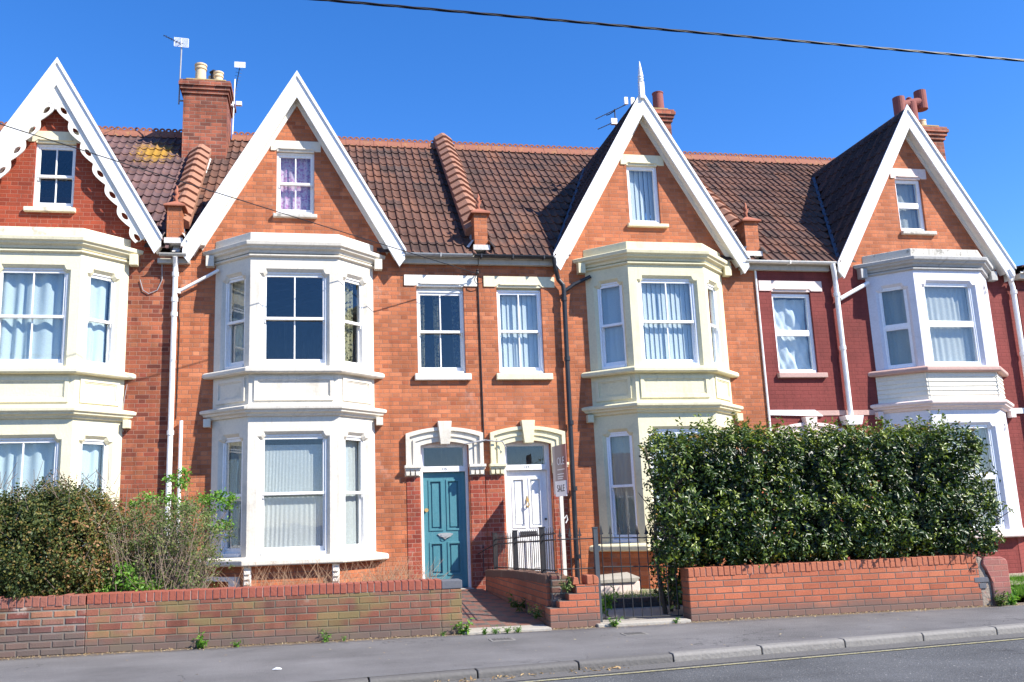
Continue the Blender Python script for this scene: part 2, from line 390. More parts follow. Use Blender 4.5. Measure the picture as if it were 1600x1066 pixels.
def leafmat(name, stops, rough=.35, trans=.25, spec=.5):
    s = NT(name)
    at = s.new("ShaderNodeAttribute"); at.attribute_name = 'tint'
    col = s.ramp(at.outputs['Fac'], stops)
    s.fin(col, rough, spec)
    tl = s.new("ShaderNodeBsdfTranslucent"); s.set(tl.inputs[0], s.mix(1.0, col, (1.5, 1.6, .7), 'MULTIPLY'))
    mx = s.new("ShaderNodeMixShader"); mx.inputs[0].default_value = trans
    s.t.links.new(s.b.outputs[0], mx.inputs[1]); s.t.links.new(tl.outputs[0], mx.inputs[2])
    s.t.links.new(mx.outputs[0], s.out.inputs[0]); return s.m
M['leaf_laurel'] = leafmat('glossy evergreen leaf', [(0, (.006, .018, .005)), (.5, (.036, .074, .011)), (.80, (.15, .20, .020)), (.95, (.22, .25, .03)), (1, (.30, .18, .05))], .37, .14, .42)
M['leaf_bush'] = leafmat('reddish green leaf', [(0, (.02, .032, .010)), (.4, (.05, .078, .018)), (.7, (.14, .14, .03)), (.9, (.24, .13, .045)), (1, (.33, .17, .08))], .55, .25, .3)
M['leaf_shrub'] = leafmat('grey green leaf', [(0, (.05, .09, .02)), (.6, (.11, .16, .04)), (1, (.26, .24, .10))], .6, .3, .3)
M['leaf_weed'] = leafmat('bright green leaf', [(0, (.05, .14, .015)), (.6, (.12, .27, .03)), (1, (.22, .34, .06))], .5, .3, .3)
M['leaf_dry'] = leafmat('dead leaf', [(0, (.25, .15, .07)), (.6, (.45, .32, .16)), (1, (.6, .5, .3))], .8, .1, .2)

# ------------------------------------------------------------------ geometry
class Fr:
    """local frame on a wall: u along the wall, d inward from its face, z up"""
    def __init__(s, O=(0, 0), ud=(1, 0)):
        l = hypot(*ud); s.O = O; s.ud = (ud[0] / l, ud[1] / l); s.n = (s.ud[1], -s.ud[0])
    def p(s, u, d, z):
        return (s.O[0] + u * s.ud[0] - d * s.n[0], s.O[1] + u * s.ud[1] - d * s.n[1], z)
W0 = Fr()
def offpoly(pts, o):
    n = len(pts); A = sum(pts[i][0] * pts[(i + 1) % n][1] - pts[(i + 1) % n][0] * pts[i][1] for i in range(n))
    sg = 1 if A > 0 else -1; out = []
    for i in range(n):
        a, b, c = pts[i - 1], pts[i], pts[(i + 1) % n]
        d1 = Vector((b[0] - a[0], b[1] - a[1])).normalized(); d2 = Vector((c[0] - b[0], c[1] - b[1])).normalized()
        n1 = Vector((d1.y, -d1.x)) * sg; n2 = Vector((d2.y, -d2.x)) * sg
        k = n1 + n2; k = k / max(.35, k.dot(n1)) if k.length > 1e-6 else n1
        out.append((b[0] + k.x * o, b[1] + k.y * o))
    return out
class MB:
    def __init__(s): s.v = []; s.f = []; s.sm = False
    def add(s, vs, fs):
        k = len(s.v); s.v += [tuple(q) for q in vs]; s.f += [tuple(i + k for i in f) for f in fs]; return s
    def box(s, u0, u1, d0, d1, z0, z1, F=W0):
        vs = [F.p(u, d, z) for z in (z0, z1) for (u, d) in ((u0, d0), (u1, d0), (u1, d1), (u0, d1))]
        return s.add(vs, [(0, 3, 2, 1), (4, 5, 6, 7), (0, 1, 5, 4), (1, 2, 6, 5), (2, 3, 7, 6), (3, 0, 4, 7)])
    def prism(s, pts, d0, d1, F=W0):
        n = len(pts)
        vs = [F.p(u, d0, z) for u, z in pts] + [F.p(u, d1, z) for u, z in pts]
        fs = [(i, (i + 1) % n, n + (i + 1) % n, n + i) for i in range(n)]
        tr = tessellate_polygon([[Vector((u, z, 0)) for u, z in pts]])
        fs += [tuple(t) for t in tr] + [tuple(n + i for i in reversed(t)) for t in tr]
        return s.add(vs, fs)
    def slab(s, out, holes, d0, d1, F=W0, splay=0):
        fr = []; 
        for h in holes:
            if splay:
                zb = min(z for _, z in h); o = offpoly(h, splay); o = [(u, max(z, zb)) for u, z in o]; fr.append(o)
            else: fr.append(h)
        loops = [out] + fr; flat = [p for l in loops for p in l]
        tr = tessellate_polygon([[Vector((u, z, 0)) for u, z in l] for l in loops])
        s.add([F.p(u, d0, z) for u, z in flat], [tuple(t) for t in tr])
        loops = [out] + holes; flat = [p for l in loops for p in l]
        tr = tessellate_polygon([[Vector((u, z, 0)) for u, z in l] for l in loops])
        s.add([F.p(u, d1, z) for u, z in flat], [tuple(t) for t in tr])
        n = len(out)
        s.add([F.p(u, d0, z) for u, z in out] + [F.p(u, d1, z) for u, z in out], [(i, (i + 1) % n, n + (i + 1) % n, n + i) for i in range(n)])
        for h, g in zip(holes, fr):
            n = len(h)
            rings = [(g, d0)] + ([(h, d0 + splay)] if splay else []) + [(h, d1)]
            for (a, da), (b, db) in zip(rings, rings[1:]):
                s.add([F.p(u, da, z) for u, z in a] + [F.p(u, db, z) for u, z in b], [(i, (i + 1) % n, n + (i + 1) % n, n + i) for i in range(n)])
        return s
    def tube(s, pts, r, seg=8, cap=True):
        pts = [Vector(p) for p in pts]; n = len(pts); rs = r if isinstance(r, (list, tuple)) else [r] * n
        k = len(s.v); ref = None
        for i, p in enumerate(pts):
            t = ((pts[min(i + 1, n - 1)] - pts[max(i - 1, 0)])).normalized()
            if ref is None:
                ref = t.orthogonal().normalized()
            a = (ref - t * ref.dot(t)); a = a.normalized() if a.length > 1e-6 else t.orthogonal().normalized()
            ref = a; b = t.cross(a)
            for j in range(seg):
                q = 2 * pi * j / seg; s.v.append(tuple(p + (a * cos(q) + b * sin(q)) * rs[i]))
        for i in range(n - 1):
            for j in range(seg):
                s.f.append((k + i * seg + j, k + i * seg + (j + 1) % seg, k + (i + 1) * seg + (j + 1) % seg, k + (i + 1) * seg + j))
        if cap:
            s.f.append(tuple(k + j for j in reversed(range(seg)))); s.f.append(tuple(k + (n - 1) * seg + j for j in range(seg)))
        return s
    def lathe(s, c, prof, seg=16):
        k = len(s.v)
        for r, z in prof:
            for j in range(seg):
                q = 2 * pi * j / seg; s.v.append((c[0] + r * cos(q), c[1] + r * sin(q), c[2] + z))
        for i in range(len(prof) - 1):
            for j in range(seg):
                s.f.append((k + i * seg + j, k + i * seg + (j + 1) % seg, k + (i + 1) * seg + (j + 1) % seg, k + (i + 1) * seg + j))
        s.f.append(tuple(k + j for j in reversed(range(seg)))); s.f.append(tuple(k + (len(prof) - 1) * seg + j for j in range(seg)))
        return s
    def sweep(s, prof, path):
        """prof: closed list (out, z); path: 2D polyline (outward = right side of travel), ends cut at y of the end points"""
        P = [Vector(p) for p in path]; n = len(P); rings = []
        nr = [Vector((b.y - a.y, -(b.x - a.x))).normalized() for a, b in zip(P, P[1:])]
        for i in range(n):
            ring = []
            for o, z in prof:
                if i == 0:
                    e = (P[1] - P[0]).normalized(); q = P[0] + nr[0] * o; t = (P[0].y - q.y) / e.y if abs(e.y) > 1e-6 else 0; q = q + e * t
                elif i == n - 1:
                    e = (P[-1] - P[-2]).normalized(); q = P[-1] + nr[-1] * o; t = (P[-1].y - q.y) / e.y if abs(e.y) > 1e-6 else 0; q = q + e * t
                else:
                    kk = nr[i - 1] + nr[i]; q = P[i] + kk * (o / kk.dot(nr[i]))
                ring.append((q.x, q.y, z))
            rings.append(ring)
        m_ = len(prof); k = len(s.v)
        for r in rings: s.v += r
        for i in range(n - 1):
            for j in range(m_):
                s.f.append((k + i * m_ + j, k + i * m_ + (j + 1) % m_, k + (i + 1) * m_ + (j + 1) % m_, k + (i + 1) * m_ + j))
        s.f.append(tuple(k + j for j in reversed(range(m_)))); s.f.append(tuple(k + (n - 1) * m_ + j for j in range(m_)))
        return s
    def build(s, name, mat, parent=None, smooth=False, bevel=0, label=None):
        me = bpy.data.meshes.new(name); v = s.v
        off = Vector((0, 0, 0))
        if parent is not None:
            q = parent
            while q is not None: off += q.location; q = q.parent
        me.from_pydata([(a - off.x, b - off.y, c - off.z) for a, b, c in v], [], s.f)
        import bmesh
        bm = bmesh.new(); bm.from_mesh(me)
        bmesh.ops.remove_doubles(bm, verts=bm.verts, dist=1e-5)
        bmesh.ops.recalc_face_normals(bm, faces=bm.faces)
        bm.to_mesh(me); bm.free()
        me.materials.append(M[mat] if isinstance(mat, str) else mat)
        if smooth:
            for p in me.polygons: p.use_smooth = True
        o = put(name, me, parent)
        if bevel:
            b = o.modifiers.new('bevel', 'BEVEL'); b.width = bevel; b.segments = 2; b.limit_method = 'ANGLE'; b.angle_limit = radians(40)
        if label: o['label'] = label
        return o

def shoulder(u0, u1, z0, z1, s=.075):
    return [(u0, z0), (u1, z0), (u1, z1 - s), (u1 - .035, z1 - s), (u1 - .075, z1 - s * .35), (u1 - .085, z1),
            (u0 + .085, z1), (u0 + .075, z1 - s * .35), (u0 + .035, z1 - s), (u0, z1 - s)]
def rect(u0, u1, z0, z1): return [(u0, z0), (u1, z0), (u1, z1), (u0, z1)]

# ------------------------------------------------------------------ curtains
def grid_cloth(F, u0, u1, z0, z1, d, fn, name, mat, parent, nu=80, nz=24, bottom=None):
    b = MB(); k = 0
    for j in range(nz + 1):
        for i in range(nu + 1):
            a, c = i / nu, j / nz
            zb = z0 + (bottom(a) if bottom else 0)
            du, dd = fn(a, c)
            b.v.append(F.p(u0 + (u1 - u0) * a + du, d + dd, zb + (z1 - zb) * c))
    for j in range(nz):
        for i in range(nu):
            q = j * (nu + 1) + i; b.f.append((q, q + 1, q + nu + 2, q + nu + 1))
    return b.build(name, mat, parent, smooth=True)
def curtain(F, u0, u1, z0, z1, d, kind, parent):
    r = random.Random(int(abs(F.O[0] * 100 + u0 * 37 + z0 * 91)))
    w_ = u1 - u0; ph = r.random() * 6
    pl = lambda n, amp: (lambda a, c: (0.02 * sin(3 * a + ph) * (1 - c), amp * sin(a * n * w_ * 2 * pi + ph + .8 * sin(a * 9 + ph)) * (.75 + .35 * sin(c * 2 + a * 7))))
    if kind in ('blue', 'net', 'lilac', 'grey'):
        m_ = {'blue': 'c_blue', 'net': 'c_net', 'lilac': 'c_lilac', 'grey': 'c_grey'}[kind]
        grid_cloth(F, u0, u1, z0, z1, d, pl(9 if kind != 'blue' else 5, .010 if kind != 'blue' else .03), 'curtain', m_, parent)
    elif kind == 'lace':
        zm = z0 + (z1 - z0) * .5
        grid_cloth(F, u0, u1, zm - .02, z1 - .12, d, pl(19, .0022), 'net_curtain', 'c_net', parent, nu=200)
        grid_cloth(F, u0, u1, z0 + .0, zm - .05, d - .02, pl(14, .0042), 'lace_curtain', 'c_lace', parent, nu=200, bottom=lambda a: .03 * abs(sin(a * w_ * 24)))
    elif kind == 'gold':
        grid_cloth(F, u0, u0 + w_ * .75, z0, z1, d, pl(9, .03), 'curtain', 'c_gold', parent)
    elif kind == 'pair':
        grid_cloth(F, u0, u0 + w_ * .16, z0, z1, d, pl(9, .03), 'curtain', 'c_gold', parent, nu=30)
        grid_cloth(F, u0 + w_ * .36, u0 + w_ * .48, z0, z1, d, pl(9, .03), 'curtain', 'c_gold', parent, nu=30)
        grid_cloth(F, u0 + w_ * .8, u1, z0, z1, d + .05, pl(9, .03), 'curtain', 'c_dark', parent, nu=30)
    elif kind == 'blind':
        b = MB(); n = max(3, int(w_ / .085)); st = w_ / n
        for i in range(n):
            uc = u0 + (i + .5) * st; an = radians(16 + r.uniform(-5, 5)); hw_ = st * .535
            z0_ = z0 + .01 + r.random() * .006
            for k_ in (0,):
                a0 = (uc - hw_ * cos(an), d - hw_ * sin(an)); a1 = (uc + hw_ * cos(an), d + hw_ * sin(an))
                b.add([F.p(a0[0], a0[1], z0_), F.p(a1[0], a1[1], z0_), F.p(a1[0], a1[1], z1), F.p(a0[0], a0[1], z1)], [(0, 1, 2, 3)])
        b.build('vertical_blind', 'c_blind', parent)
    elif kind == 'sheet':
        def fn(a, c):
            q = sin(a * 11 + c * 7 + ph) + sin(a * 23 - c * 13) * .6 + sin(a * 5 + c * 19) * .5 + sin(a * 37 + c * 29) * .3 + sin((a + c) * 17) * .6
            return (0, .018 * q)
        grid_cloth(F, u0, u1, z0, z1 - .03, d + .03, fn, 'sheet', 'c_sheet', parent, nu=70, nz=70)

# ------------------------------------------------------------------ windows
def window(house, F, u0, u1, z0, z1, d, style='sash', mat='white', cur=None, mull=True, mid=.5, fw_=.045, label=None, curd=.118, cz=None):
    fw_ = fw_ * .8
    """sash window in its opening: frame, meeting rail, glazing bars, glass, curtain"""
    b = MB()
    fo = .028 if style == 'sash' else .03
    # outer box frame
    b.box(u0, u0 + fo, d - .02, d + .10, z0, z1, F).box(u1 - fo, u1, d - .02, d + .10, z0, z1, F)
    b.box(u0 + fo, u1 - fo, d - .019, d + .10, z1 - fo, z1, F)
    b.box(u0 + fo, u1 - fo, d - .035, d + .10, z0, z0 + .05, F)
    a0, a1, c0, c1 = u0 + fo, u1 - fo, z0 + .05, z1 - fo
    zm = c0 + (c1 - c0) * mid
    pane = MB()
    if style == 'sash':
        s_ = fw_
        # upper sash (outer), lower sash set back
        b.box(a0, a0 + s_, d, d + .04, zm, c1, F).box(a1 - s_, a1, d, d + .04, zm, c1, F)
        b.box(a0 + s_, a1 - s_, d + .001, d + .04, c1 - .045, c1, F)
        b.box(a0 + s_ * .0, a1 - s_ * .0, d - .006, d + .045, zm - .022, zm + .022, F)
        b.box(a0, a0 + s_, d + .045, d + .085, c0, zm - .022, F).box(a1 - s_, a1, d + .045, d + .085, c0, zm - .022, F)
        b.box(a0 + s_, a1 - s_, d + .044, d + .085, c0, c0 + .075, F)
        for uu in (a0 + s_ * .15, a1 - s_ * .85):
            b.prism([(uu, zm - .022), (uu + s_ * .7, zm - .022), (uu + s_ * .55, zm - .075), (uu + s_ * .2, zm - .075)], d + .002, d + .04, F)
        if mull:
            uc = (a0 + a1) / 2
            b.box(uc - .011, uc + .011, d + .003, d + .03, zm + .022, c1 - .045, F)
            b.box(uc - .011, uc + .011, d + .05, d + .075, c0 + .075, zm - .022, F)
        pane.box(a0 + s_ - .005, a1 - s_ + .005, d + .018, d + .022, zm + .02, c1 - .04, F)
        pane.box(a0 + s_ - .005, a1 - s_ + .005, d + .062, d + .066, c0 + .07, zm - .02, F)
    elif style == 'two':      # plastic casement: two lights
        s_ = fw_
        b.box(a0, a1, d - .012, d + .05, zm - .03, zm + .03, F)
        for (q0, q1) in ((zm + .03, c1), (c0, zm - .03)):
            b.box(a0, a0 + s_ * .7, d - .008, d + .045, q0, q1, F).box(a1 - s_ * .7, a1, d - .008, d + .045, q0, q1, F)
            b.box(a0 + s_ * .7, a1 - s_ * .7, d - .009, d + .045, q1 - .025, q1, F).box(a0 + s_ * .7, a1 - s_ * .7, d - .009, d + .045, q0, q0 + .025, F)
            if mull:
                b.box((a0 + a1) / 2 - .01, (a0 + a1) / 2 + .01, d, d + .03, q0 + .025, q1 - .025, F)
            pane.box(a0 + s_ * .6, a1 - s_ * .6, d + .018, d + .022, q0 + .02, q1 - .02, F)
    elif style == 'one':
        s_ = fw_
        b.box(a0, a0 + s_, d - .01, d + .045, c0, c1, F).box(a1 - s_, a1, d - .01, d + .045, c0, c1, F)
        b.box(a0 + s_, a1 - s_, d - .011, d + .045, c1 - s_, c1, F).box(a0 + s_, a1 - s_, d - .011, d + .045, c0, c0 + s_, F)
        pane.box(a0 + s_ - .005, a1 - s_ + .005, d + .018, d + .022, c0 + s_ - .01, c1 - s_ + .01, F)
    wo = b.build('window', mat, house, bevel=.004, label=label)
    pane.build('pane', 'glass', wo)
    if cur:
        zz0, zz1 = (z0 + .05, z1 - .03) if cz is None else cz
        curtain(F, u0 + .03, u1 - .03, zz0, zz1, d + curd, cur, wo)
    return wo

# ------------------------------------------------------------------ setting
KY = lambda x: -6.45 + .115 * (x - 5.5)      # kerb line
def quadstrip(name, mat, xs, ya, yb, z, kind='structure', th=.3):
    b = MB()
    for x0, x1 in zip(xs, xs[1:]):
        b.add([(x0, ya(x0), z), (x1, ya(x1), z), (x1, yb(x1), z), (x0, yb(x0), z)], [(0, 1, 2, 3)])
    o = b.build(name, mat); o['kind'] = kind; return o
XS = list(range(-60, 81, 4))
g = MB(); g.add([(-900, -900, -.22), (900, -900, -.22), (900, 900, -.22), (-900, 900, -.22)], [(0, 1, 2, 3)])
tag(g.build('ground', 'soil'), kind='structure')
quadstrip('road', 'road', XS, lambda x: KY(x) - 9.5, lambda x: KY(x) - .01, -.066)
quadstrip('pavement', 'pavement', XS, lambda x: KY(x) + .125, lambda x: -4.1, 0.0)
quadstrip('far_pavement', 'pavement', XS, lambda x: KY(x) - 13.5, lambda x: KY(x) - 9.5, 0.03)
q = quadstrip('yellow_line', 'line', XS, lambda x: KY(x) - .35, lambda x: KY(x) - .305, -.060)
q = quadstrip('gutter_edge', 'kerb_dark', XS, lambda x: KY(x) - .24, lambda x: KY(x) - .005, -.0615)
b = MB(); bd = MB(); x = -20.0
while x < 40:
    L = .91; t = b if x > 4.85 else bd
    h0 = .012; zt = -.0 + h0 if x > 4.85 else .002
    x1 = x + L - .012
    n = .02
    pr = [(KY(x), -.2), (KY(x), zt - n), (KY(x) + n, zt), (KY(x) + .125, zt), (KY(x) + .125, -.2)]
    k1 = KY(x1) - KY(x); j = random.uniform(-.004, .004)
    vs = [(x, y, z + j) for y, z in pr] + [(x1, y + k1, z + j) for y, z in pr]
    t.add(vs, [(i, (i + 1) % 5, 5 + (i + 1) % 5, 5 + i) for i in range(5)] + [(0, 1, 2, 3, 4), (9, 8, 7, 6, 5)])
    x += L
tag(b.build('kerb', 'kerb', bevel=.008), kind='structure')
tag(bd.build('lowered_kerb', 'kerb_dark', bevel=.008), kind='structure')
# garden ground, path, threshold
def flat(name, mat, x0, x1, y0, y1, z, kind='structure', z1=None):
    b = MB(); za = z; zb = z if z1 is None else z1
    b.add([(x0, y0, za), (x1, y0, za), (x1, y1, zb), (x0, y1, zb)], [(0, 1, 2, 3)]); o = b.build(name, mat); o['kind'] = kind; return o
flat('garden_soil', 'soil', -12, 3.9, -4.1, .1, .10)
flat('garden_path', 'path', 3.9, 4.95, -4.02, .1, .03, z1=.16)
flat('garden_gravel', 'gravel', 5.15, 12.9, -2.6, .1, .07)
flat('gate_path', 'slab', 5.15, 12.9, -4.1, -2.6, .02)
b = MB(); b.box(3.94, 4.925, -4.35, -4.0, -.15, .03); tag(b.build('path_threshold', 'slab', bevel=.01), kind='structure')
b = MB(); b.box(5.475, 6.595, -4.33, -4.05, -.15, .035); tag(b.build('gate_threshold', 'slab', bevel=.01), kind='structure')
flat('right_lawn_base', 'soil', 11.0, 30, -4.1, -1.2, .02)
flat('right_garden_gravel', 'gravel', 12.9, 30, -1.2, .1, .05)
for o in (b,): pass
# manhole covers
for (mx_, my_, lab) in ((5.65, -5.01, 'small square cover in the pavement below the iron gate'), (4.24, -4.9, 'small square cover in the pavement beside the path weeds')):
    t = thing('utility_cover', lab, 'utility cover', (mx_, my_, 0))
    b = MB(); b.box(mx_ - .13, mx_ + .13, my_ - .09, my_ + .09, -.02, .006); b.build('frame', 'kerb', t)
    b = MB(); b.box(mx_ - .1, mx_ + .1, my_ - .065, my_ + .065, -.02, .010)
    for i in range(5): b.box(mx_ - .08 + i * .036, mx_ - .07 + i * .036, my_ - .05, my_ + .05, .010, .013)
    b.build('lid', 'kerb_dark', t)

# ------------------------------------------------------------------ houses
HW, HF, PR = 1.281, .69, .539
SL = .955                                  # main roof slope
ZE, YE, YR = 5.74, -.17, 3.68              # eaves height, eaves y, ridge y
def zroof(y): return 5.85 + SL * y
GS = 3.142 / 1.80                          # gable slope
ZB = 8.862                                 # top of the bargeboards
LC = hypot(HW - HF, PR)

def tilesheet(O, U, V, width, length, keep=None, pitch=.15, gauge=.345, roll=.028):
    """double roman tiles: O corner, U across, V up the slope (unit vectors)"""
    O, U, V = Vector(O), Vector(U).normalized(), Vector(V).normalized(); N = U.cross(V)
    if N.z < 0: N = -N
    nt_ = int(math.ceil(length / gauge)); ns = int(math.ceil(width / pitch)) * 8
    b = MB(); r = random.Random(3)
    us = [min(i * pitch / 8, width) for i in range(ns + 1)]
    def prof(u):
        f = (u / pitch) % 1.0
        if f < .40: return roll * sin(pi * f / .40) ** .8 if f > 0 else 0
        g_ = (f - .4) / .6; return -.006 * sin(pi * g_)
    for c in range(nt_):
        v0, v1 = c * gauge - .03, min((c + 1) * gauge, length)
        rows = []
        jit = [r.uniform(-.004, .004) for _ in range(int(width / .3) + 2)]
        jit2 = [r.uniform(-.006, .006) for _ in range(int(width / .3) + 2)]
        for (v, h) in ((v0, .0), (v0, .032), (v1, .010)):
            row = []
            for u in us:
                k = int((u - 1e-6) / .3) if u > 0 else 0
                hh = prof(u) + h + (jit[k] if h else 0) if h else prof(u) * 1.0 - .0
                if h == 0: hh = prof(u) + .012
                row.append(O + U * u + V * (v + (jit2[k] if v == v0 else 0)) + N * hh)
            rows.append(row)
        base = len(b.v)
        for row in rows: b.v += [tuple(p) for p in row]
        n = len(us)
        for j in range(2):
            for i in range(n - 1):
                a = base + j * n + i
                if keep is None or keep((Vector(b.v[a]) + Vector(b.v[a + 1])) / 2): b.f.append((a, a + 1, a + n + 1, a + n))
    return b

def cornice(b, zt, c, path, steps):
    pass
def baypath(c, o=0):
    return [(c - HW, 0), (c - HF, -PR), (c + HF, -PR), (c + HW, 0)]

def build_bay(H, c, walls, trim, top, frame, cur_up, cur_lo, style='sash', mull=True, clad=False, fmat='white', plinth='brick_orange', lowmull=True):
    FL_ = Fr((c - HW, 0), (HW - HF, -PR)); FR_ = Fr((c + HF, -PR), (HW - HF, PR)); FF = Fr((c, -PR), (1, 0))
    zS, zT, zA, zB = .77, 5.66, 3.07, 3.57
    bay = MB()
    sp = .045
    # bay walls: front, two canted sides
    ho = lambda F: None
    fr_h = [shoulder(-.505, .505, .80, 2.63), shoulder(-.505, .505, 3.70, 5.23)]
    l_h = [shoulder(.19, .65, .80, 2.62), shoulder(.19, .65, 3.70, 5.21)]
    bay.slab(rect(-HF, HF, zS, zT), fr_h, 0, .16, FF, sp)
    bay.slab(rect(0, LC, zS, zT), l_h, 0, .16, FL_, sp)
    r_h = [[(LC - u, z) for u, z in reversed(h)] for h in l_h]
    bay.slab(rect(0, LC, zS, zT), r_h, 0, .16, FR_, sp)
    bo = bay.build('bay', walls, H)
    # mouldings as sub-parts of the bay
    P = baypath(c)
    b = MB(); b.sweep([(-.02, 5.688), (-.02, 5.87), (.012, 5.87), (.012, 5.688)], P)
    # flat cap over the bay
    b.add([(c - HW + .02, 0, 5.85), (c - HF, -PR + .02, 5.85), (c + HF, -PR + .02, 5.85), (c + HW - .02, 0, 5.85)], [(0, 1, 2, 3)])
    b.build('parapet', top, bo, bevel=.01)
    b = MB(); b.sweep([(-.02, 5.52), (.035, 5.52), (.05, 5.56), (.10, 5.585), (.105, 5.61), (.14, 5.63), (.15, 5.685), (.12, 5.70), (-.02, 5.715)], P)
    for sg in (-1, 1):
        x0 = c + sg * (HW + .02); x1 = c + sg * (HW + .15)
        b.box(min(x0, x1), max(x0, x1), -.12, .02, 5.42, 5.60)
    b.build('cornice', 'lead_trim' if walls == 'render_lilac' else trim, bo, bevel=.006)
    b = MB(); b.sweep([(-.02, 5.455), (.02, 5.46), (.045, 5.475), (.045, 5.50), (.02, 5.505), (-.02, 5.508)], P)
    b.build('frieze_moulding', 'lead_trim' if walls == 'render_lilac' else trim, bo, bevel=.004)
    b = MB(); b.sweep([(-.02, 3.568), (.10, 3.575), (.12, 3.60), (.12, 3.65), (.10, 3.668), (-.02, 3.70)], P)
    b.build('upper_sill', 'pink_dark' if clad else trim, bo, bevel=.008)
    b = MB(); b.sweep([(-.02, 2.90), (.04, 2.91), (.055, 2.945), (.10, 2.965), (.105, 2.99), (.135, 3.01), (.14, 3.055), (.11, 3.07), (-.02, 3.10)], P)
    for sg in (-1, 1):
        x0 = c + sg * (HW + .02); x1 = c + sg * (HW + .13)
        b.box(min(x0, x1), max(x0, x1), -.10, .02, 2.80, 2.93)
    b.build('string_course', trim if not clad else 'pink', bo, bevel=.006)
    b = MB(); b.sweep([(-.02, .66), (.12, .665), (.14, .68), (.14, .745), (.12, .765), (-.02, .80)], P)
    b.build('lower_sill', trim if not clad else 'pink', bo, bevel=.01)
    # apron panels
    if clad:
        for F, L0, L1 in ((FF, -HF - .03, HF + .03), (FL_, -.02, LC + .03), (FR_, -.03, LC + .02)):
            b = MB()
            n = 6; st = (zB - 3.085) / n
            for i in range(n):
                z0 = 3.085 + i * st
                b.prism_ = None
                vs = [F.p(L0, -.035, z0), F.p(L1, -.035, z0), F.p(L1, -.018, z0 + st), F.p(L0, -.018, z0 + st), F.p(L0, .0, z0), F.p(L1, .0, z0), F.p(L1, .0, z0 + st), F.p(L0, .0, z0 + st)]
                b.add(vs, [(0, 1, 2, 3), (0, 4, 5, 1), (3, 2, 6, 7), (0, 3, 7, 4), (1, 5, 6, 2)])
            b.build('boarding', 'cladding', bo)
    else:
        for F, a0, a1 in ((FF, -.55, .55), (FL_, .14, .66), (FR_, LC - .66, LC - .14)):
            # raised frame around a sunk panel
            b = MB()
            b.slab(rect(a0 - .06, a1 + .06, 3.15, 3.53), [rect(a0, a1, 3.215, 3.475)], -.022, 0.0, F)
            for (q0, q1, w0, w1) in ((a0, a1, 3.455, 3.475), (a0, a1, 3.215, 3.235)):
                b.box(q0, q1, -.010, .0, w0, w1, F)
            b.box(a0, a0 + .02, -.009, .0, 3.235, 3.455, F); b.box(a1 - .02, a1, -.009, 0, 3.235, 3.455, F)
            b.build('panel', walls, bo, bevel=.004)
    # plinth
    b = MB()
    b.slab(rect(-HF, HF, -.1, .665), [], .02, .2, FF); b.slab(rect(0, LC, -.1, .665), [], .02, .2, FL_); b.slab(rect(0, LC, -.1, .665), [], .02, .2, FR_)
    b.build('plinth', plinth, H)
    # windows
    for F, a0, a1, zz, cu in ((FF, -.505, .505, (3.70, 5.23), cur_up[0]), (FL_, .19, .65, (3.70, 5.21), cur_up[1]), (FR_, LC - .65, LC - .19, (3.70, 5.21), cur_up[2]),
                          (FF, -.505, .505, (.80, 2.63), cur_lo[0]), (FL_, .19, .65, (.80, 2.62), cur_lo[1]), (FR_, LC - .65, LC - .19, (.80, 2.62), cur_lo[2])):
        wide = a1 - a0 > .7
        mu = mull and wide and (zz[0] > 2 or lowmull)
        window(H, F, a0 - .0, a1 + .0, zz[0], zz[1] , .07, style, fmat, cu, mull=mu, mid=.5, fw_=.045 if wide else .035)
    return bo

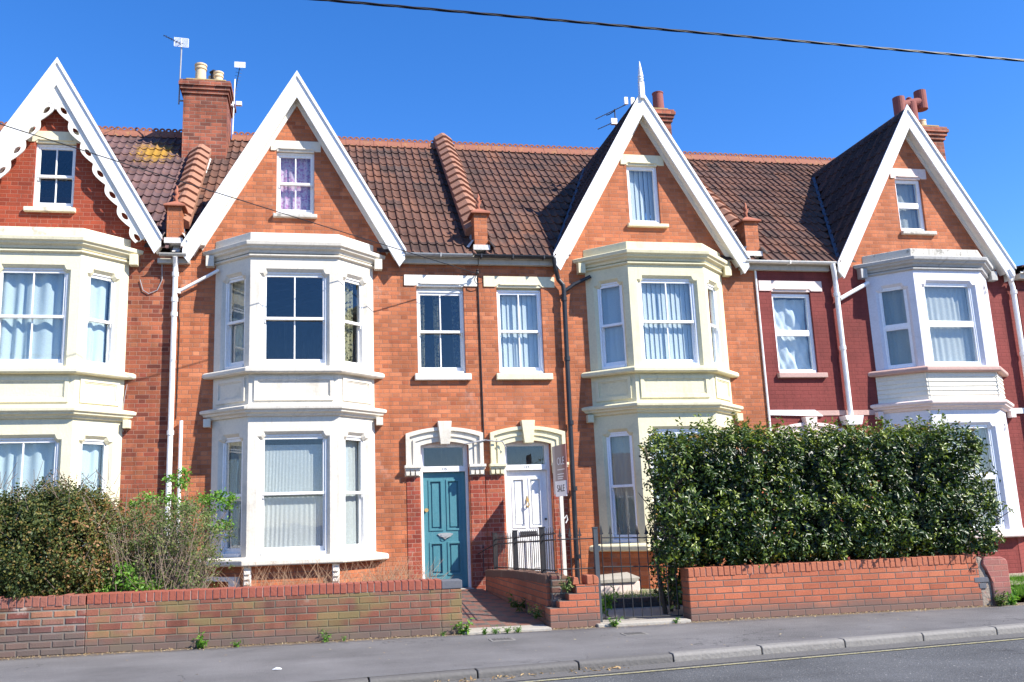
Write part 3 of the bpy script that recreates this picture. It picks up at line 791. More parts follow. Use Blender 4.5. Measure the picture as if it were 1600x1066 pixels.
def barge(H, c, half, orn=False, y=-.20):
    drop = GS * half; zA = ZB
    wv = .22 / cos(math.atan(GS))            # vertical drop of inner edge
    zf = zA - drop
    for sg in (-1, 1):
        X = lambda h: c + sg * h
        h_in = (drop + .27 - wv) / GS
        pts = [(X(0), zA), (X(half), zf), (X(half), zf - .14), (X(h_in), zf - .27), (X(0), zA - wv)]
        b = MB(); b.prism(pts, y, y + .032)
        cp = .035 / cos(math.atan(GS))
        cap = [(X(0), zA + .03), (X(half + .02), zf + .0), (X(half + .02), zf - .05), (X(0), zA - cp)]
        bo = b.build('bargeboard', 'white', H, bevel=.005)
        b = MB(); b.prism([(X(0), zA + .035), (X(half + .02), zf + .03), (X(half + .02), zf - .03), (X(0), zA - cp + .01)], y - .024, y - .0002)
        b.build('board_capping', 'white', bo)
        # soffit and wall board
        so_ = .175 / cos(math.atan(GS)); s2 = .255 / cos(math.atan(GS)); s3 = .195 / cos(math.atan(GS))
        e = half - .16
        b = MB(); b.prism([(X(0), zA - so_), (X(e), zA - so_ - GS * e), (X(e), zA - s3 - GS * e), (X(0), zA - s3)], y + .036, .0)
        b.build('soffit', 'white_old', H)
        b = MB(); b.prism([(X(0), zA - s3 - .001), (X(e - .09), zA - s3 - GS * (e - .09)), (X(e - .13), zA - s2 - GS * (e - .13)), (X(0), zA - s2)], -.03, .0)
        b.build('wall_board', 'white_old', H)
        # foot block between board and wall
        b = MB(); b.prism([(X(half - .01), zf - .0), (X(half - .01), zf - .13), (X(h_in + .02), zf - .235), (X(h_in + .02), zf - .1)], y + .036, .0)
        b.build('bracket', 'white_old', H)
        if orn:
            ang = math.atan(GS); dx, dz = cos(ang), -sin(ang); nx, nz = -sin(ang), -cos(ang)   # along, inward
            Lb = hypot(half, drop)
            outer = []; inner = []
            per = .408; s0 = .62; s1 = Lb - .12
            N_ = 150
            for i in range(N_ + 1):
                s_ = s0 + (s1 - s0) * i / N_
                ph = (s_ - s0) / per
                f = ph % 1.0
                wv_ = .335 + .07 * (1 - abs(2 * f - 1) ** 2.2) * 1.0
                wv_ += .012 * sin(2 * pi * ph)
                inner.append((s_, wv_))
            start = [(s0 - .14, .215), (s0 - .12, .33), (s0 - .05, .36)]
            loop = [(s0 - .14, .215)] + [(s1, .215)] + list(reversed(inner)) + [(s0 - .06, .40), (s0 - .12, .36)]
            toX = lambda s_, w_: (X(s_ * dx + w_ * nx), zA + s_ * dz + w_ * nz)
            holes = []
            k = 0
            while s0 + (k + .5) * per < s1 - .05:
                cs = s0 + (k + .5) * per; hl = []
                for j in range(14):
                    t_ = 2 * pi * j / 14
                    hs = .088 * cos(t_); hw_ = .036 * sin(t_) * (1 - .25 * abs(cos(t_)) ** 3)
                    # leaf shape tilted to vertical
                    hl.append((cs + hs * .82 + hw_ * .55, .322 + hw_ * .9 - hs * .22))
                holes.append([toX(*p) for p in hl]); k += 1
            b = MB(); b.slab([toX(*p) for p in loop], holes, y + .037, y + .062)
            b.build('fretted_trim', 'white_old', bo)
    if orn:
        b = MB(); b.prism([(c - .16, zA - .52), (c, zA - .33), (c + .16, zA - .52), (c + .11, zA - .74), (c + .05, zA - .76), (c, zA - .86), (c - .05, zA - .76), (c - .11, zA - .74)], y + .034, y + .060)
        b.build('apex_drop', 'white_old', H)

def lintel(H, x0, x1, zb, zt, wx0, wx1, mat, y=.018):
    b = MB()
    s_ = .04
    b.prism([(x0, zb), (wx0 - .02, zb), (wx0 + .03, zb + s_), (wx0 + .05, zb + s_), (wx1 - .05, zb + s_), (wx1 - .03, zb + s_), (wx1 + .02, zb), (x1, zb), (x1, zt), (x0, zt)], -y, .10)
    b.box(wx0 + .06, wx1 - .06, -y - .012, -y + .01 + .05, zb + .03, zb + s_ + .012)
    b.box(wx0, wx1, -.004, .20, zb - .01, zb + s_ + .02)
    return b.build('lintel', mat, H, bevel=.004)
def sill(H, x0, x1, z0, z1, mat):
    b = MB(); b.box(x0, x1, -.07, .12, z0, z1); return b.build('window_sill', mat, H, bevel=.012)

def surround(H, c, mat, hw=.64):
    """moulded segmental door surround with keystone and dentilled capitals"""
    hi = .40
    def arc(h, zs, zc, n=14):
        return [(c - h + 2 * h * i / n, zs + (zc - zs) * (1 - (2 * i / n - 1) ** 2)) for i in range(n + 1)]
    def ring(ho, zso, zco, h_i, zsi, zci, d):
        o = arc(ho, zso, zco); i_ = arc(h_i, zsi, zci)
        pts = [(c - ho, 2.14)] + o + [(c + ho, 2.14), (c + h_i, 2.14)] + list(reversed(i_)) + [(c - h_i, 2.14)]
        return pts, d
    b = MB()
    for ho, zso, zco, h_i, zsi, zci, d in ((hw, 2.655, 2.755, hi, 2.46, 2.52, .045), (hw + .001, 2.657, 2.757, hw - .06, 2.60, 2.70, .085), (hw - .115, 2.555, 2.645, hw - .155, 2.52, 2.605, .066)):
        pts, d = ring(ho, zso, zco, h_i, zsi, zci, d)
        b.prism(pts, -d, -.0)
    so_ = b.build('door_surround', mat, H, bevel=.004)
    b = MB(); b.prism([(c - .075, 2.47), (c + .075, 2.47), (c + .115, 2.85), (c - .115, 2.85)], -.14, 0); b.build('keystone', mat, so_, bevel=.006)
    for sg in (-1, 1):
        b = MB(); x0, x1 = sorted((c + sg * (hi - .005), c + sg * (hw + .03)))
        b.box(x0, x1, -.125, 0, 2.095, 2.14); b.box(x0 + .01, x1 - .01, -.10, 0, 2.06, 2.0951)
        n = 3
        for i in range(n):
            xa = x0 + .02 + i * (x1 - x0 - .04) / n
            b.prism([(xa + .008, 1.975), (xa + .06, 1.975), (xa + .068, 2.061), (xa, 2.061)], -.085, 0)
        b.box(x0 + .012, x1 - .012, -.03, 0, 1.965, 2.062)
        b.build('capital', mat, so_, bevel=.004)
    return so_

FONTS = {}
def text(body, size, loc, mat, parent, name='lettering', rz=0, ext=.002, align='CENTER'):
    cu = bpy.data.curves.new(name, 'FONT'); cu.body = body; cu.size = size; cu.extrude = ext; cu.align_x = align; cu.align_y = 'CENTER'
    tmp = bpy.data.objects.new('tmp', cu); COL.objects.link(tmp)
    bpy.context.view_layer.update()
    me = bpy.data.meshes.new_from_object(tmp.evaluated_get(bpy.context.evaluated_depsgraph_get()))
    bpy.data.objects.remove(tmp)
    me.materials.clear(); me.materials.append(M[mat])
    o = put(name, me, parent)
    off = Vector((0, 0, 0)); q = parent
    while q is not None: off += q.location; q = q.parent
    o.location = Vector(loc) - off; o.rotation_euler = (pi / 2, 0, rz)
    return o

def door(H, x0, x1, z0, mat, num, knocker, d=.13):
    """four panel door with frame, transom, fanlight; opening x0..x1"""
    c = (x0 + x1) / 2
    zt = 2.035
    b = MB()   # frame and transom
    b.box(x0 - .03, x0 + .03, d - .05, d + .08, z0, 2.50).box(x1 - .03, x1 + .03, d - .05, d + .08, z0, 2.50)
    b.box(x0 + .03, x1 - .03, d - .055, d + .08, zt, 2.125); b.box(x0 + .03, x1 - .03, d - .04, d + .08, 2.44, 2.55)
    b.box(x0 + .03, x0 + .055, d - .03, d + .06, 2.125, 2.44); b.box(x1 - .055, x1 - .03, d - .03, d + .06, 2.125, 2.44)
    fo = b.build('door_frame', 'white', H, bevel=.004)
    b = MB(); b.box(x0 + .05, x1 - .05, d + .0, d + .006, 2.12, 2.445); b.build('fanlight', 'glass', fo)
    text(num, .055, (c, -(-d + .055) * -1 - .112 + 0, 2.08), 'coping_joint', fo, 'number') if False else None
    if num: text(num, .06, (c, d - .058, 2.08), 'iron', fo, 'door_number')
    a0, a1 = x0 + .032, x1 - .032; w_ = a1 - a0
    st = .105; mid = .09; lr0, lr1 = z0 + .72, z0 + .93
    ps = [(a0 + st, c - mid / 2, z0 + .22, lr0), (c + mid / 2, a1 - st, z0 + .22, lr0), (a0 + st, c - mid / 2, lr1, zt - .14), (c + mid / 2, a1 - st, lr1, zt - .14)]
    b = MB(); b.slab(rect(a0, a1, z0 + .01, zt - .005), [rect(*p) for p in ps], d + .012, d + .05)
    for p in ps:
        u0, u1, q0, q1 = p
        b.slab(rect(u0 - .016, u1 + .016, q0 - .016, q1 + .016), [rect(u0 + .016, u1 - .016, q0 + .016, q1 - .016)], d + .0, d + .014)
        b.box(u0 - .01, u1 + .01, d + .036, d + .045, q0 - .01, q1 + .01)
        b.box(u0 + .045, u1 - .045, d + .022, d + .037, q0 + .045, q1 - .045)
    do = b.build('door', mat, H, bevel=.003)
    if knocker:
        b = MB(); b.box(c - .02, c + .02, d - .02, d + .012, 1.52, 1.56); b.tube([(c - .0, d - .03, 1.53), (c - .022, d - .035, 1.49), (c - .025, d - .035, 1.45), (c, d - .035, 1.425), (c + .025, d - .035, 1.45), (c + .022, d - .035, 1.49), (c, d - .03, 1.53)], .007, 6)
        b.box(c - .012, c + .012, d - .02, d + .012, 1.42, 1.45); b.prism([(c - .012, 1.56), (c + .012, 1.56), (c, 1.62)], d - .01, d + .012)
        b.build('door_knocker', 'brass', do)
        b = MB(); b.lathe((a1 - .04, 0, 0), [(.001, 0)], 6) if False else None
        b.box(c - .14, c + .14, d - .002, d + .012, lr0 + .07, lr0 + .14); b.build('letterbox', 'iron', do)
        b = MB(); b.tube([(a1 - .045, d + .012, 1.22), (a1 - .045, d - .02, 1.22)], .018, 10); b.build('lock', 'iron', do)
    else:
        b = MB(); b.prism([(c - .13, 1.03), (c - .08, .985), (c - .02, .96), (c, .935), (c + .02, .96), (c + .08, .985), (c + .13, 1.03), (c + .085, 1.045), (c, 1.05), (c - .085, 1.045)], d - .004, d + .012)
        b.box(c - .07, c + .07, d - .014, d - .003, .985, 1.025); b.tube([(c - .05, d - .02, .985), (c, d - .035, .965), (c + .05, d - .02, .985)], .006, 6)
        b.build('letterbox', 'galv', do)
        b = MB(); b.tube([(a0 + .045, d + .012, 1.42), (a0 + .045, d - .03, 1.42), (a0 + .045, d - .06, 1.42)], [.03, .014, .032], 12); b.build('door_knob', 'brass', do)
    b = MB(); b.box(x0 - .04, x1 + .04, -.02, .4, -.1, z0 - .0); b.build('door_step', 'slab', H, bevel=.01)
    return do

def ridge_run(H, x0, x1, y=YR, z=9.40, crest=True, mat='ridge'):
    b = MB(); x = x0; r = random.Random(5)
    while x < x1 - .01:
        xe = min(x + .30, x1); j = r.uniform(-.004, .004)
        pr = [(-.155, -.13), (-.13, -.075), (-.05, .035), (0, .06), (.05, .035), (.13, -.075), (.155, -.13), (.12, -.12), (0, .03), (-.12, -.12)]
        k = len(b.v); n = len(pr)
        b.add([(x, y + a, z + q + j) for a, q in pr] + [(xe - .006, y + a, z + q + j) for a, q in pr], [(i, (i + 1) % n, n + (i + 1) % n, n + i) for i in range(n)] + [tuple(range(n)), tuple(range(2 * n - 1, n - 1, -1))])
        x += .30
    ro = b.build('ridge_tiles', mat, H)
    if crest:
        b = MB(); x = x0; R = .062
        n = int((x1 - x0) / .125); P = (x1 - x0) / n
        zb = z + .045
        for i in range(n):
            xc = x0 + (i + .5) * P
            out = [(xc - P / 2, zb), (xc + P / 2, zb), (xc + P / 2, zb + .025)] + [(xc + P / 2 * cos(t), zb + .035 + .06 * sin(t)) for t in [pi * k / 8 for k in range(1, 8)]] + [(xc - P / 2, zb + .025)]
            hole = [(xc + .024 * cos(t), zb + .045 + .022 * sin(t)) for t in [2 * pi * k / 8 for k in range(8)]]
            b.slab(out, [hole], y - .012, y + .012)
        b.build('ridge_crest', mat, ro)
    return ro

def main_roof(H, x0, x1, gc, mat, hip=None):
    L = hypot(YR - YE, SL * (YR - YE)) - .03
    gi = lambda p: p.z < ZB - .01 - GS * abs(p.x - gc) - .04
    O = Vector((x0, YE, 5.85 + SL * YE)); V = Vector((0, 1, SL)).normalized()
    keep = lambda p: not gi(p) 
    b = tilesheet(O, (1, 0, 0), V, x1 - x0, L, keep)
    ro = b.build('roof', mat, H)
    # underlay slabs: front below the tiles and the back slope
    b = MB()
    t = .06
    xs = [x0 + .002, x1 - .002]
    n = 26
    for i in range(n):
        for j in range(14):
            xa, xb = xs[0] + (xs[1] - xs[0]) * i / n, xs[0] + (xs[1] - xs[0]) * (i + 1) / n
            ya, yb = YE + .05 + (YR - YE - .05) * j / 14, YE + .05 + (YR - YE - .05) * (j + 1) / 14
            if gi(Vector(((xa + xb) / 2, (ya + yb) / 2, zroof(yb) + .35))): continue
            b.add([(xa, ya, zroof(ya) - .02), (xb, ya, zroof(ya) - .02), (xb, yb, zroof(yb) - .02), (xa, yb, zroof(yb) - .02)], [(0, 1, 2, 3)])
    b.add([(xs[0], YR, zroof(YR) - .02), (xs[1], YR, zroof(YR) - .02), (xs[1], YR * 2, zroof(0) - .02), (xs[0], YR * 2, zroof(0) - .02)], [(0, 1, 2, 3)])
    b.build('roof_underlay', 'roof_dark', ro)
    if hip:
        zr_, ze_ = zroof(YR), zroof(.2)
        b = MB(); yb_ = 2 * YR
        b.add([(x1, YR, zr_), (hip, .2, ze_), (hip, yb_ - .2, ze_), (x1, YR, zr_ - .1), (hip, .2, ze_ - .1), (hip, yb_ - .2, ze_ - .1)], [(0, 1, 2), (5, 4, 3), (0, 3, 4, 1), (1, 4, 5, 2), (2, 5, 3, 0)])
        b.add([(x1, YR, zr_), (hip, .2, ze_), (x1, .2, ze_)], [(0, 1, 2)]); b.add([(x1, YR, zr_), (hip, yb_ - .2, ze_), (x1, yb_ - .2, ze_)], [(0, 1, 2)])
        b.build('hip_roof', mat, H)
    return ro

def gable_roof(H, c, half, mat, ridge=True, dark=False, yf=-.166):
    yb = (ZB - 5.85) / SL + .05
    zA = ZB - .055; el = half - .02
    for sg in (-1, 1):
        foot = Vector((c + sg * el, yf, zA - GS * el)); apex = Vector((c, yf, zA))
        V = (apex - foot).normalized(); L = (apex - foot).length
        def keep(p): return p.z > zroof(p.y) - .06 or p.y < .2
        if sg < 0: b = tilesheet(foot + Vector((0, yb - yf, 0)), (0, -1, 0), V, yb - yf, L, keep)
        else: b = tilesheet(foot, (0, 1, 0), V, yb - yf, L, keep)
        o = b.build('gable_roof', mat, H)
        b = MB(); nrm = Vector((sg * GS, 0, 1)).normalized()
        vs = [foot + Vector((0, .03, 0)) - nrm * .005, apex + Vector((0, .03, 0)) - nrm * .005, Vector((c, yb, zA)) - nrm * .005, Vector((c + sg * el, .2, zA - GS * el)) - nrm * .005]
        b.add([tuple(v) for v in vs] + [tuple(v - nrm * .03) for v in vs], [(0, 1, 2, 3), (7, 6, 5, 4), (0, 4, 5, 1), (1, 5, 6, 2), (2, 6, 7, 3), (3, 7, 4, 0)])
        b.build('roof_underlay', 'roof_dark', o)
    # valley flashing
    for sg in (-1, 1):
        b = MB(); pts = []
        for i in range(9):
            z = 5.75 + (8.6 - 5.75) * i / 8
            y = (z - 5.85) / SL; h = (zA - z) / GS
            pts.append((c + sg * h, y, z))
        vs = []; 
        for (x, y, z) in pts: vs += [(x + sg * .05, y, z + .055), (x - sg * .02, y, z + .10)]
        b.add(vs, [(2 * i, 2 * i + 1, 2 * i + 3, 2 * i + 2) for i in range(8)])
        b.build('valley_flashing', 'lead_dark', H)
    if ridge:
        b = MB(); y = yf; 
        while y < yb:
            ye = min(y + .3, yb)
            pr = [(-.1, -.16), (-.03, -.03), (0, .0), (.03, -.03), (.1, -.16)]
            b.add([(c + a, y, zA + .035 + q) for a, q in pr] + [(c + a, ye - .006, zA + .035 + q) for a, q in pr], [(i, i + 1, 6 + i, 5 + i) for i in range(4)] + [(0, 1, 2, 3, 4), (9, 8, 7, 6, 5)])
            y += .3
        b.build('ridge_tiles', 'roof_dark' if dark else 'terracotta', H)

def parapet(H, x, y0, y1, wd=.22, rise=.34):
    b = MB()
    vs = []
    for y in (y0, y1):
        for (xx, zz) in ((x - wd / 2, zroof(y) - .3), (x + wd / 2, zroof(y) - .3), (x + wd / 2, zroof(y) + rise - .08), (x - wd / 2, zroof(y) + rise - .08)): vs.append((xx, y, zz))
    b.add(vs, [(0, 1, 2, 3), (7, 6, 5, 4), (0, 4, 5, 1), (1, 5, 6, 2), (2, 6, 7, 3), (3, 7, 4, 0)])
    po = b.build('parapet_wall', 'lead', H)
    b = MB(); V = Vector((0, 1, SL)).normalized(); Lt = (y1 - y0) / V.y; n = int(Lt / .30); st = Lt / n
    N = Vector((0, -SL, 1)).normalized(); r = random.Random(2)
    for i in range(n):
        o = Vector((x, y0, zroof(y0) + rise - .14)) + V * (i * st - .03)
        h0 = .05 + r.uniform(0, .008); h1 = .0
        pr = [(-.19, -.055), (-.19, .02), (-.03, .125), (.03, .125), (.19, .02), (.19, -.055)]
        a = [tuple(o + Vector((q, 0, 0)) + N * (z + h0 * (z > 0))) for q, z in pr]
        e = o + V * (st + .02)
        c_ = [tuple(e + Vector((q, 0, 0)) + N * (z + h1)) for q, z in pr]
        b.add(a + c_, [(i_, (i_ + 1) % 6, 6 + (i_ + 1) % 6, 6 + i_) for i_ in range(6)] + [tuple(range(6)), tuple(range(11, 5, -1))])
    b.build('coping_tiles', 'coping_tile', po, bevel=.006)
    return po
def pedestal(H, x0, x1, mat, zt=6.45, y0=-.12, y1=.16, finial=True):
    c = (x0 + x1) / 2; yc = (y0 + y1) / 2
    b = MB(); b.box(x0, x1, -y0 - .0, -y1, 5.80, zt) if False else b.box(x0, x1, y0, y1, 5.80, zt)
    po = b.build('pedestal', mat, H)
    b = MB(); e = .055
    vs = [(x0 - e, y0 - e, zt), (x1 + e, y0 - e, zt), (x1 + e, y1 + e, zt), (x0 - e, y1 + e, zt), (x0 - e, y0 - e, zt + .025), (x1 + e, y0 - e, zt + .025), (x1 + e, y1 + e, zt + .025), (x0 - e, y1 + e, zt + .025), (c, yc, zt + .15)]
    b.add(vs, [(3, 2, 1, 0), (0, 1, 5, 4), (1, 2, 6, 5), (2, 3, 7, 6), (3, 0, 4, 7), (4, 5, 8), (5, 6, 8), (6, 7, 8), (7, 4, 8)])
    b.build('cap', 'terracotta', po)
    if finial:
        b = MB(); b.tube([(c, yc, zt + .10), (c, yc, zt + .16), (c - .02, yc, zt + .20), (c + .02, yc, zt + .25), (c - .015, yc, zt + .31), (c + .01, yc, zt + .36), (c, yc, zt + .42)], [.035, .028, .04, .03, .038, .022, .006], 8)
        b.tube([(c - .02, yc, zt + .2), (c - .06, yc, zt + .24)], [.015, .006], 6); b.tube([(c + .02, yc, zt + .27), (c + .06, yc, zt + .30)], [.015, .006], 6)
        b.build('finial', 'terracotta', po, smooth=True)
    b = MB(); b.box(x0 - .03, x1 + .03, y0 - .03, y1, 5.79, 5.88); 
    b.add([(x0 - .12, y0 - .10, 5.80), (x0 - .02, y0 - .06, 5.96), (x0 - .02, y1, 6.05), (x0 - .12, y1, 5.95)], [(0, 1, 2, 3)])
    b.add([(x1 + .12, y0 - .10, 5.80), (x1 + .02, y0 - .06, 5.96), (x1 + .02, y1, 6.05), (x1 + .12, y1, 5.95)], [(0, 1, 2, 3)])
    b.build('flashing', 'mortar_white', po)
    return po
# box() takes depth d (= +y) directly in the default frame, so y values pass straight through

def chimney(H, x0, x1, y0, y1, z0, zt, pots, name='chimney'):
    b = MB(); b.box(x0, x1, y0, y1, z0, zt - .28)
    for i, (e, a, c_) in enumerate(((.03, -.28, -.20), (.06, -.20, -.125), (.09, -.125, -.05), (.07, -.05, .0))):
        b.box(x0 - e, x1 + e, y0 - e, y1 + e, zt + a, zt + c_ - .0015)
    co = b.build(name, 'brick_chim', H)
    b = MB(); b.box(x0 + .02, x1 - .02, y0 + .02, y1 - .02, zt - .002, zt + .085); k = .1
    b.build('flaunching', 'lichen_top', co, bevel=.03)
    for p in pots:
        px, py, r, h, mat, kind = p
        b = MB(); z = zt + .03
        if kind == 'roll':
            b.lathe((px, py, z), [(r * 1.05, 0), (r, .03), (r * .9, h - .12), (r * 1.05, h - .11), (r * 1.08, h - .085), (r * .95, h - .07), (r * .97, h - .04), (r * 1.1, h - .03), (r * 1.1, h), (r * .8, h), (r * .75, h - .1)], 24)
        elif kind == 'plain':
            b.lathe((px, py, z), [(r, 0), (r * .94, h - .03), (r * 1.02, h - .02), (r * 1.02, h), (r * .8, h), (r * .8, h - .1)], 24)
        elif kind == 'cowl':
            b.lathe((px, py, z), [(r * .8, 0), (r * .8, h - .1), (r * 1.15, h - .06), (r * .4, h)], 16)
        elif kind == 'H':
            # H cowl: upright stem, cross pipe, two open barrels
            zc = z + h
            b.lathe((px, py, z), [(r, 0), (r, h + .02)], 20)
            b.tube([(px - .24, py, zc - .06), (px + .24, py, zc + .06)], r * .85, 18)
            b.tube([(px - .27, py, zc - .30), (px - .27, py, zc + .13)], r * .98, 18)
            b.tube([(px + .27, py, zc - .12), (px + .27, py, zc + .31)], r * .98, 18)
            b.lathe((px - .02, py, zc + .08), [(.05, 0), (.06, .05), (.02, .08)], 12)
        b.build('chimney_pot', mat, co, smooth=False)
    return co

def gutter(H, x0, x1, mat, brackets, y=-.185, z=5.70, r=.05, slope=0.0):
    b = MB(); n = 8; k = len(b.v)
    for x in (x0, x1):
        for (rr) in (r, r - .006):
            for j in range(n + 1):
                t = pi + pi * j / n; b.v.append((x, y + rr * cos(t), z + rr * sin(t)))
    m_ = n + 1
    for (a, c_) in ((0, 2), (1, 3)):
        for j in range(n): b.f.append((a * m_ + j, a * m_ + j + 1, c_ * m_ + j + 1, c_ * m_ + j))
    b.f.append(tuple(range(m_)) + tuple(reversed(range(m_, 2 * m_)))); b.f.append(tuple(range(2 * m_, 3 * m_)) + tuple(reversed(range(3 * m_, 4 * m_))))
    for j in (0, n):
        b.f.append((j, m_ + j, 3 * m_ + j, 2 * m_ + j))
    o = b.build('gutter', mat, H)
    b = MB()
    for x in brackets: b.box(x - .012, x + .012, y - r - .006, y + r + .006, z - r - .012, z + .004)
    if brackets: b.build('gutter_clip', mat, o)
    return o
def pipe(H, pts, r, mat, collars=(), name='downpipe'):
    b = MB(); b.tube(pts, r, 12)
    for (x, y, z) in collars: b.tube([(x, y, z - .035), (x, y, z + .035)], r * 1.28, 12)
    return b.build(name, mat, H, smooth=False)

def house(label, x0, x1, gc, gz, bc, wmat, gmat, holes, bx=None):
    H = thing('terraced_house', label, 'house', ((x0 + x1) / 2, 0, 0))
    out = rect(x0, x1, -.15, 5.66)
    hs = [rect(bc - 1.08, bc + 1.08, .72, 2.80), rect(bc - 1.08, bc + 1.08, 3.55, 5.38)] + holes
    b = MB(); b.slab(out, hs, 0, .3)
    b.build('wall', wmat, H)
    b = MB(); b.box(x0 + .001, x1 - .001, 7.2, 7.4, -.1, 5.8); b.build('rear_wall', wmat, H)
    b = MB(); b.box(x0 + .02, x1 - .02, .5, 7.2, 2.86, 3.1); b.box(x0 + .02, x1 - .02, .5, 7.2, 5.52, 5.6)
    b.box(x0 + .02, x1 - .02, 4.0, 4.1, .1, 5.5); b.box(x0 + .005, x0 + .05, .302, 7.2, .1, 5.6); b.box(x1 - .05, x1 - .005, .302, 7.2, .1, 5.6)
    b.box(gc - 1.3, gc + 1.3, 2.2, 2.25, 5.6, 7.0)
    b.build('interior', 'dark', H)
    # gable wall
    e = 1.80; zA = ZB - .12 / cos(math.atan(GS))
    zb = 5.661
    pts = [(gc - (zA - zb) / GS + .0, zb), (gc + (zA - zb) / GS, zb), (gc, zA)]
    b = MB(); b.slab(pts, gz, 0, .25); b.build('gable_wall', gmat, H)
    return H

YW = .065
# house 1 ---------------------------------------------------------------
c1, c2, c3, c4 = -1.93, 1.985, 8.269, 13.70
g1, g2, g3, g4 = -1.86, 1.995, 8.20, 13.61
H1 = house('red brick house at the left edge with a lace-cut white bargeboard and cream bay', -5.1, .09, g1, [rect(-2.17, -1.55, 6.38, 7.50)], c1, 'brick_red', 'brick_gable', [])
build_bay(H1, c1, 'render_cream', 'render_cream', 'stone_cream', None, ('blue', 'blue', 'blue'), ('blue', 'blue', 'blue'), plinth='brick_red')
window(H1, W0, -2.17, -1.55, 6.38, 7.48, YW, 'sash', 'white', None, mull=True)
lintel(H1, -2.29, -1.47, 7.50, 7.69, -2.17, -1.55, 'render_cream'); sill(H1, -2.28, -1.50, 6.30, 6.375, 'stone_cream')
barge(H1, g1, 1.72, orn=True)
main_roof(H1, -5.1, -.02, g1, 'roof_purple'); gable_roof(H1, g1, 1.72, 'roof_purple')
ridge_run(H1, -5.1, -.3)
parapet(H1, .06, .16, 2.78)
pedestal(H1, -.07, .16, 'brick_orange', zt=6.42)
chimney(H1, -.32, .53, 2.75, 3.75, 8.2, 10.17, [(-.03, 3.0, .115, .46, 'buff_pot', 'roll'), (.33, 2.98, .095, .30, 'buff_pot', 'roll'), (.17, 3.4, .09, .42, 'buff_pot', 'roll'), (.2, 3.25, .08, .50, 'iron', 'cowl')])
gutter(H1, -.16, .26, 'soffit', [], z=5.60)
b = MB(); b.box(-.2, .3, -.09, 0, 5.47, 5.55); b.build('fascia', 'soffit', H1)
b = MB(); b.add([(.02, -.1, 5.66), (.14, -.1, 5.66), (.26, 2.7, zroof(2.7) + .05), (.14, 2.7, zroof(2.7) + .16), (.02, -.1, 5.74), (.12, -.12, 5.72)], [(0, 1, 2, 3)])
b.build('valley_flashing', 'mortar_white', H1)
pipe(H1, [(.09, -.185, 5.56), (.085, -.12, 5.47), (.085, -.09, 5.40), (.085, -.09, -.02)], .042, 'white', [(.085, -.09, z) for z in (5.28, 4.86, 4.62, 2.72, 1.2)])
pipe(H1, [(.24, -.07, 2.91), (.24, -.07, .3)], .028, 'white', name='waste_pipe')
pipe(H1, [(-.14, -.02, 5.5), (-.13, -.02, 5.2), (-.2, -.02, 5.03), (-.33, -.02, 4.97), (-.42, -.02, 5.03), (-.47, -.02, 5.2)], .007, 'wire_grey', name='cable')
pipe(H1, [(.14, -.01, 5.1), (.145, -.01, 4.6), (.16, -.01, 4.5), (.15, -.01, 2.95)], .006, 'wire', name='cable')
pipe(H1, [(-.6, -.02, 3.5), (-.63, -.02, 3.3), (-.66, -.02, 2.9), (-.63, -.02, 2.75)], .005, 'wire_grey', name='cable')

# house 2 ---------------------------------------------------------------
H2 = house('orange brick house with a teal front door and grey-white bay', .091, 5.069, g2, [rect(1.66, 2.29, 6.385, 7.52)], c2, 'brick_orange', 'brick_orange',
           [rect(4.0, 4.81, 3.64, 5.22), rect(4.0, 4.80, .0, 2.53)])
build_bay(H2, c2, 'render_white', 'render_white', 'render_white', None, (None, 'grey', 'gold'), ('lace', 'grey', 'net'), lowmull=False, plinth='brick_orange')
window(H2, W0, 4.0, 4.81, 3.66, 5.10, YW, 'sash', 'white', 'pair')
lintel(H2, 3.79, 5.045, 5.175, 5.363, 4.0, 4.81, 'white_old'); b = MB(); b.box(4.0, 4.81, .075, .12, 5.10, 5.24); b.build('window_head', 'white_old', H2)
sill(H2, 3.94, 4.89, 3.545, 3.655, 'white_old')
window(H2, W0, 1.66, 2.29, 6.385, 7.50, YW, 'sash', 'white', 'lilac')
lintel(H2, 1.56, 2.40, 7.515, 7.70, 1.66, 2.29, 'render_white'); sill(H2, 1.61, 2.34, 6.315, 6.38, 'stone_grey')
barge(H2, g2, 1.80)
main_roof(H2, .15, 5.02, g2, 'roof_brown'); gable_roof(H2, g2, 1.80, 'roof_brown')
ridge_run(H2, .56, 4.92)
parapet(H2, 5.09, .16, 3.75); pedestal(H2, 5.01, 5.24, 'brick_orange_b', zt=6.45)
gutter(H2, 3.80, 4.95, 'galv', [4.4], z=5.69); b = MB(); b.box(3.72, 5.06, -.085, .0, 5.55, 5.64); b.box(3.72, 5.06, -.12, .0, 5.642, 5.70); b.build('fascia', 'soffit', H2, bevel=.004)
surround(H2, 4.405, 'render_white'); door(H2, 4.02, 4.79, .17, 'teal', '115', False)
for xa, xb in ((3.77, 3.985), (4.815, 5.065)):
    b = MB(); b.box(xa, xb, -.012, .02, -.1, 1.965); b.build('door_jamb', 'brick_rub', H2, bevel=.01)
pipe(H2, [(5.06, -.015, 5.36), (5.065, -.015, 4.2), (5.07, -.015, 2.66), (5.07, -.02, 2.5)], .011, 'wire', name='cable')
pipe(H2, [(4.72, -.12, 2.47), (4.9, -.13, 2.50), (5.07, -.09, 2.53), (5.2, -.13, 2.51), (5.36, -.12, 2.5), (5.42, -.10, 2.40)], .011, 'wire_grey', name='cable')
pipe(H2, [(.11, -.09, 4.98), (.22, -.09, 5.04), (.76, -.10, 5.36)], .026, 'white', [(.14, -.09, 5.0)], name='branch_pipe')
